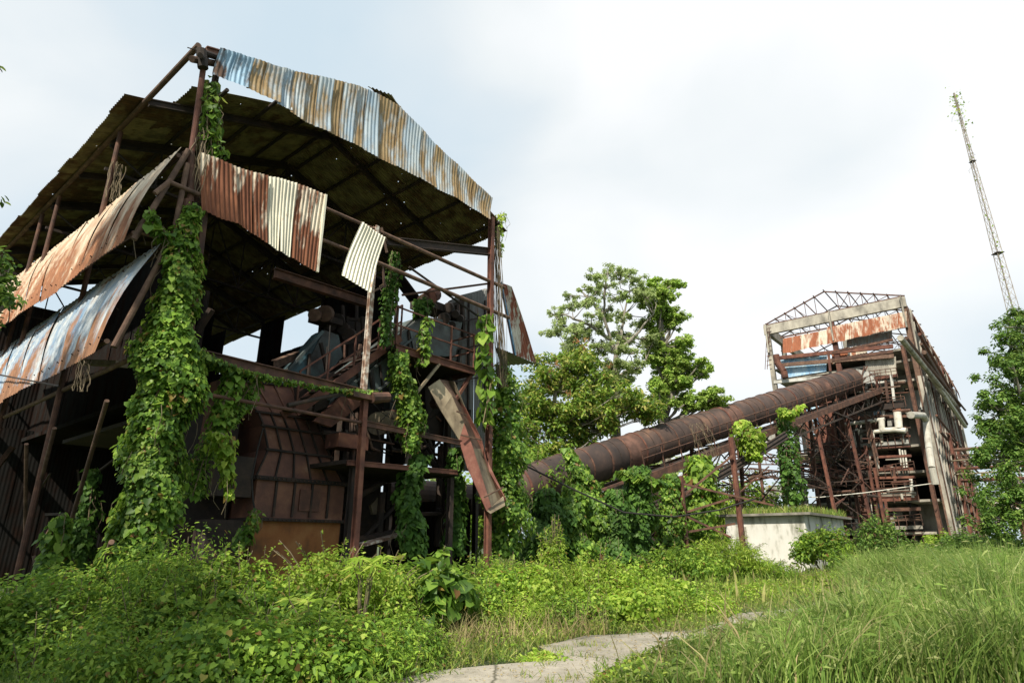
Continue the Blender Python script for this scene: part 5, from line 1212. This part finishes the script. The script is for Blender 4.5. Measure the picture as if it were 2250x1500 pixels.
# ------------------------------------------------------------------ GRASS
rightp = gp((1330, 1520), (1480, 1432), (1600, 1405), (1700, 1385), (1850, 1340), (1900, 1290), (2400, 1262), (2500, 1520))
near = [(3.0, 5.5), (9, 5.5), (12, 8.5), tuple(rightp[0])]
def tall():
    P = sample(rightp, 80000); d = np.hypot(P[:, 0], P[:, 1])
    # lower beside the path, full height inside
    ed = np.array(rightp[:5]); dist = np.min([np.hypot(P[:, 0] - e[0], P[:, 1] - e[1]) for e in np.concatenate([ed[:-1] * (1 - f) + ed[1:] * f for f in np.linspace(0, 1, 12)])], 0)
    cl = .85 + .2 * np.sin(P[:, 0] * 2.3 + np.sin(P[:, 1] * 1.9)) * np.sin(P[:, 1] * 1.7)
    H = np.clip(.28 + dist * .40, .25, 1.62) * cl * rng.uniform(.6, 1.15, len(P))
    H *= np.where(P[:, 1] < 9.5, .72, 1)
    grass('tall_grass', P, H, 'grass', .0085, .30, .6, kind='stuff', label='tall bright green grass filling the right foreground', category='grass')
    i = rng.random(len(P)) < .32; P2 = P[i] + rng.normal(size=(i.sum(), 2)) * .1; H2 = H[i] * rng.uniform(.2, .95, i.sum())
    n = len(P2); PP_ = np.column_stack([P2, H2]); dd = rand_unit(n); dd[:, 2] = .15
    leafobj('grass_leaves', [leaves(PP_, np.array([0, 0, 1.]) + .5 * rng.normal(size=(n, 3)), dd, rng.uniform(.10, .22, n), LANCE)], M['grass'], kind='stuff', label='broad arching blades among the tall grass', category='grass')
    P3 = sample(rightp, 2200); H3 = rng.uniform(.4, 1.2, len(P3)); grass('dry_grass', P3, H3, 'strawgrass', .008, .4, .7, kind='stuff', label='dry straw coloured stalks in the tall grass', category='grass')
    P = sample(gp((1880, 1285), (2400, 1285), (2500, 1222), (1700, 1232)), 16000); grass('distant_grass', P, rng.uniform(.5, 1.5, len(P)), 'grass', .02, .25, .6, kind='stuff', label='tall grass bank beyond the right foreground', category='grass')
tall()
strips = [(gp((860, 1500), (960, 1478), (1120, 1455), (1170, 1428), (1290, 1400), (1540, 1386), (1600, 1362), (1640, 1300), (1500, 1300), (1300, 1340), (1050, 1350), (930, 1400)), 17000, .10, .38),
          (gp((1120, 1458), (1250, 1463), (1250, 1450), (1175, 1432)), 1500, .04, .12),
          (gp((1290, 1520), (1340, 1480), (1440, 1442), (1560, 1414), (1680, 1388), (1750, 1392), (1600, 1430), (1450, 1520)), 8000, .07, .3),
          (gp((0, 1540), (800, 1530), (900, 1490), (700, 1400), (0, 1380)), 14000, .12, .42),
          (gp((1600, 1350), (1700, 1345), (1760, 1338), (1900, 1320), (1980, 1262), (1500, 1262)), 16000, .12, .55)]
for i, (poly, n, h0, h1) in enumerate(strips):
    P = sample(poly, n); pat = .6 + .4 * np.sin(P[:, 0] * 3.1) * np.sin(P[:, 1] * 2.3 + 1)
    lab = ['low yellow green weeds along the left edge of the path', 'grass island growing over the path', 'short grass along the right edge of the path', 'shaded grass at the bottom left corner', 'short weeds before the hut'][i]
    grass('short_grass', P, rng.uniform(h0, h1, n) * pat, 'shortgrass' if i != 3 else 'grass', .008, .5, .7, kind='stuff', label=lab, category='grass')
    m = n // 3; P = sample(poly, m); z = rng.uniform(.02, h1 * .55, m)
    leafobj('weed_leaves', [leaves(np.column_stack([P, z]), np.array([0, 0, 1.]) + .5 * rng.normal(size=(m, 3)), rand_unit(m), rng.uniform(.03, .09, m), OVAL)], M['lush'] if i != 3 else M['bushleaf'], kind='stuff', label='small weed leaves: ' + lab, category='weeds')
P = sample(gp((940, 1370), (1300, 1330), (1340, 1400), (1000, 1440)), 1500); grass('dry_grass', P, rng.uniform(.25, .65, len(P)), 'strawgrass', .006, .4, .6, kind='stuff', label='dry straw tufts between the bushes and the path', category='grass')
def litter():
    poly = gp((800, 1510), (960, 1474), (1180, 1425), (1420, 1392), (1600, 1360), (1760, 1338), (1840, 1330), (1690, 1384), (1480, 1430), (1300, 1510))
    n = 1500; P = np.column_stack([sample(poly, n), np.full(n, .066)]); ed = P[:, :2]
    leafobj('leaf_litter', [leaves(P, np.array([0, 0, 1.]) + .35 * rng.normal(size=(n, 3)), rand_unit(n) * np.array([1, 1, .1]), rng.uniform(.015, .05, n), OVAL)], M['strawgrass'], kind='stuff', label='dry leaves and grit littering the path', category='litter')
    Q = np.concatenate([c + rng.normal(size=(26, 2)) * .09 for c in sample(poly, 46)]); grass('path_tufts', np.column_stack([Q, np.full(len(Q), .04)]), rng.uniform(.03, .13, len(Q)), 'shortgrass', .005, .6, .6, kind='stuff', label='little grass tufts in the cracks of the path', category='grass')
litter()
# ground cover further off and grass on the hut roof
P = sample([(-12, 18), (30, 18), (60, 60), (-10, 60)], 26000); q_ = P - np.array(tuple(A0)[:2]); tt_ = q_ @ np.array(tuple(T)[:2]); uu_ = q_ @ np.array(tuple(U)[:2]); P = P[~((tt_ > 3) & (tt_ < 9.5) & (uu_ > 1.4) & (uu_ < 5))]; grass('ground_weeds', P, rng.uniform(.2, .8, len(P)), 'shortgrass', .03, .3, .5, kind='stuff', label='weedy ground cover under the tube and around the factory', category='weeds')
def hut_grass():
    a, c, wl, wr, hz = HUT; q = rng.uniform(-1, 1, (5200, 2)); c_ = arr(c)
    P = c_[None] + arr(U)[None] * q[:, :1] * (wl / 2 + .3) + arr(T)[None] * q[:, 1:] * (wr / 2 + .3); P[:, 2] = hz
    grass('roof_grass', P, rng.uniform(.15, .55, len(P)), 'shortgrass', .02, .3, .5, kind='stuff', label='grass growing on the flat roof of the white hut', category='grass')
hut_grass()

# ------------------------------------------------------------------ TREES
def yb(l, y): return [(Y(a, b, y + dy), rx, rz) for a, b, rx, rz, dy in l]
def poly_blobs(poly, y, n, rx, rz, dep=2.5):
    pts = []; P = sample(poly, n)
    for x, py in P: pts.append((Y(x, py, y + random.uniform(-dep, dep)), rx * random.uniform(.6, 1.3), rz * random.uniform(.6, 1.3)))
    return pts
t1 = [(1330, 610, 1.6, .8, 0), (1290, 625, 1.5, .6, 1), (1380, 640, 1.6, .7, -1), (1270, 665, 1.7, .7, 0), (1240, 690, 1.5, .6, 1), (1230, 725, 1.3, .5, 0), (1320, 670, 1.8, .8, 1), (1400, 680, 1.6, .8, 0), (1280, 720, 1.8, .7, -1), (1440, 700, 1.4, .7, 1), (1260, 760, 1.4, .5, 0), (1350, 700, 1.4, .7, 0), (1310, 780, 1.5, .6, 0), (1390, 770, 1.4, .6, 1), (1330, 820, 1.6, .8, 0), (1370, 860, 1.3, .7, 0), (1295, 800, 1.2, .5, 0), (1440, 800, 1.4, .5, 0), (1330, 590, 1.0, .5, 0), (1250, 650, 1.0, .4, 0)]
b1 = Y(1352, 940, 42)
tree('tall slender grey barked tree with airy layered crown, left of the vine clad tree', Vector((b1.x, 42, 0)), [Y(1352, 900, 42), Y(1350, 830, 42), Y(1354, 775, 42)], poly_blobs([(1290, 605), (1345, 580), (1400, 612), (1440, 650), (1452, 700), (1440, 760), (1420, 830), (1390, 880), (1330, 895), (1300, 830), (1270, 795), (1218, 750), (1208, 700), (1240, 660), (1262, 625)], 42, 100, .95, .30), 46000, .15, 'treeleaf', RHOMB, r0=.36, clump=.25, flat=.8, per_blob=34, lr=.13, boughs=[[Y(1354, 775, 42), Y(1340, 745, 42), Y(1325, 690, 41.5), Y(1330, 630, 41), Y(1335, 600, 41)], [Y(1354, 775, 42), Y(1362, 740, 42.5), Y(1372, 690, 43), Y(1385, 640, 43)], [Y(1354, 775, 42), Y(1385, 750, 41.5), Y(1415, 715, 41), Y(1435, 690, 41)], [Y(1340, 745, 42), Y(1300, 715, 41.5), Y(1260, 700, 41), Y(1235, 690, 41)], [Y(1350, 830, 42), Y(1385, 810, 42), Y(1420, 790, 42)], [Y(1350, 830, 42), Y(1310, 790, 42.5), Y(1275, 765, 43)], [Y(1325, 690, 41.5), Y(1290, 650, 42), Y(1275, 640, 42)]], group='trees behind the tube')
t2 = [(1430, 640, 1.4, .8, 0), (1465, 650, 1.2, .9, 0), (1450, 690, 1.4, 1.0, 0), (1440, 740, 1.0, 1.0, 0), (1465, 780, 1.5, 1.0, 0), (1500, 790, 1.4, .8, 0), (1480, 840, 1.3, 1.1, 0), (1510, 890, 1.5, 1.1, 0), (1540, 820, 1.4, .5, 0), (1560, 860, 1.2, .45, 0), (1550, 890, 1.3, .5, 0), (1420, 660, 1.0, .7, 0), (1480, 625, .6, .4, 0), (1500, 745, 1.0, .4, 0)]
tree('vine smothered leaning tree with drooping bright green mantle, right of the airy tree', Vector((Y(1470, 950, 43).x, 43, 0)), [Y(1455, 930, 43), Y(1480, 850, 43), Y(1455, 760, 43), Y(1450, 680, 43), Y(1460, 640, 43)], [(c, a * .75, b * .85) for c, a, b in yb(t2, 43)] + poly_blobs([(1395, 640), (1440, 612), (1500, 625), (1500, 690), (1500, 730), (1550, 790), (1580, 850), (1585, 895), (1460, 905), (1440, 850), (1412, 780), (1420, 710)], 43, 60, .8, .5, 1.5), 52000, .15, 'treevine', HEART, r0=.34, clump=.27, flat=.7, per_blob=34, group='trees behind the tube')
t3 = [(1190, 830, 1.6, 1.1, 0), (1150, 880, 1.6, 1.2, 0), (1240, 800, 1.4, .8, 1), (1285, 770, 1.0, .6, 1), (1260, 850, 1.7, 1.1, 0), (1330, 870, 1.4, .8, 0), (1380, 900, 1.2, .6, 0), (1300, 910, 1.7, 1.0, 0), (1200, 920, 1.8, 1.2, 0), (1150, 950, 1.5, 1.0, 0), (1240, 960, 1.8, 1.0, 0), (1180, 790, .8, .5, 0), (1420, 905, .9, .35, 0), (1340, 830, .8, .4, 0), (1160, 1000, 1.5, 1, 0)]
def bron(root):
    cs = np.array([arr(Y(x, y, 37.6)) for x, y in ((1185, 815), (1225, 795), (1265, 745), (1290, 745), (1285, 760), (1205, 850), (1330, 828), (1250, 860), (1375, 870), (1340, 800), (1210, 810))])
    leafobj('young_leaves', [blob_leaves(cs, np.full(len(cs), .16), 11, .2, OVAL, droop=1.2)], M['bronze'], root)
tree('broadleaf tree with bronze young leaves growing right behind the shed post', Vector((Y(1220, 1000, 39).x, 39, 0)), [Y(1222, 1000, 39), Y(1215, 930, 39), Y(1220, 860, 39), Y(1240, 810, 39)], [(c, a * 1.1, b * 1.1) for c, a, b in yb(t3, 39)] + poly_blobs([(1130, 840), (1190, 790), (1260, 770), (1290, 755), (1305, 800), (1380, 860), (1440, 905), (1400, 935), (1300, 975), (1140, 1020)], 39, 60, 1.0, .6, 2), 25000, .27, 'bigleaf', OVAL, r0=.22, clump=.4, flat=.8, extra=bron, group='trees behind the tube')
t4 = [(2230, 720, 1.0, .5, 0), (2190, 745, .8, .3, 0), (2245, 790, 1.3, 1.0, 0), (2220, 850, 1.4, 1.0, 0), (2200, 900, 1.3, .9, 0), (2190, 950, 1.0, .7, 0), (2220, 960, 1.6, 1.2, 0), (2200, 1010, 1.5, 1.0, 0), (2230, 1070, 1.7, 1.2, 0), (2260, 900, 1.8, 1.5, 1), (2290, 800, 1.8, 1.6, 1), (2290, 1000, 2.0, 1.8, 1), (2210, 1100, 1.6, .9, 0), (2260, 700, 1.0, .8, 1), (2225, 800, .9, .6, -1), (2150, 1000, .6, .5, 0), (2320, 900, 2, 2, 0), (2190, 1140, 1.5, .8, 0)]
tree('dense dark green tree cut off by the right edge of the picture', Vector((Y(2290, 1100, 25).x, 25, 0)), [Y(2290, 1100, 25), Y(2280, 1000, 25), Y(2270, 900, 25), Y(2270, 800, 25), Y(2260, 730, 25)], yb(t4, 25), 34000, .15, 'darkleaf', OVAL, r0=.3, clump=.32, per_blob=14, flat=.85)
# far trees closing the horizon
far = [(1600, 1010, 62, 4.5, 'broad'), (1500, 1000, 58, 4), (1420, 1010, 56, 4), (2230, 1000, 70, 5), (1000, 1050, 50, 4), (1080, 1040, 48, 4), (1330, 1000, 52, 4)]
fl = ['far green tree seen through the gantry left of the factory', 'far tree behind the middle of the tube', 'far tree behind the lower tube right of the creeper curtain', 'far tree beyond the pipe rack', 'far tree seen through the gap under the service deck', 'far tree between the ivy pillar and the chute', 'far tree behind the broadleaf crown']
for i, f_ in enumerate(far):
    x, y, yy, r = f_[:4]; p = Y(x, y, yy); h = p.z
    bl = [((p.x + random.uniform(-r, r) * .7, yy + random.uniform(-1, 1), h * random.uniform(.3, .9)), r * .5, h * .22) for _ in range(9)]
    tree(fl[i], Vector((p.x, yy, 0)), [(p.x, yy, h * .3), (p.x, yy, h * .6), (p.x, yy, h * .85)], bl, 3500, .42, ['bushleaf', 'treeleaf', 'lush'][i % 3], RHOMB, r0=.3, clump=.8, flat=.8, group='far trees behind the works')
# near branch at the left edge
t5 = [(-20, 560, .16, .10, 0), (12, 600, .14, .11, 0), (-10, 640, .18, .14, 0), (22, 655, .12, .08, 0), (-30, 690, .18, .12, 0), (-60, 620, .3, .3, 0), (-14, 150, .05, .07, 0), (-14, 430, .05, .04, 0), (-160, 500, .5, .5, 0), (-150, 250, .5, .5, 0), (-150, 700, .4, .4, 0)]
tree('dark leafy branches of a near tree poking in at the left edge', Vector((Y(-330, 900, 6.2).x, 6.2, 0)), [Y(-330, 900, 6.2), Y(-300, 650, 6.2), Y(-270, 450, 6.2), Y(-240, 250, 6.2)], yb(t5, 6.2), 4200, .075, 'darkleaf', OVAL, r0=.12, clump=.09, flat=.9)
# shade trees standing behind and left of the camera
def shade(label, x, y, h, r, n):
    bl = [((x + random.uniform(-r, r) * .6, y + random.uniform(-r, r) * .6, h + random.uniform(-.35, .35) * r), r * .5, r * .42) for _ in range(9)]
    tree(label, Vector((x, y, 0)), [(x, y, h * .4), (x + .2, y, h * .75), (x, y, h)], bl, n, .24, 'darkleaf', OVAL, r0=.3, clump=.55, flat=.8, group='trees behind the viewer')
shade('tall shade tree behind the viewer on the left', -12.6, -3.2, 23.6, 3.2, 6500)
shade('shade tree far behind the viewer shading the open bays', -16.4, -1.4, 17.2, 3.6, 6500)
shade('lower shade tree behind the viewer nearest the path', -9.3, -3.0, 10.8, 2.9, 8000)
shade('shade tree far left behind the viewer', -12.9, -.6, 11.8, 3.4, 9000)
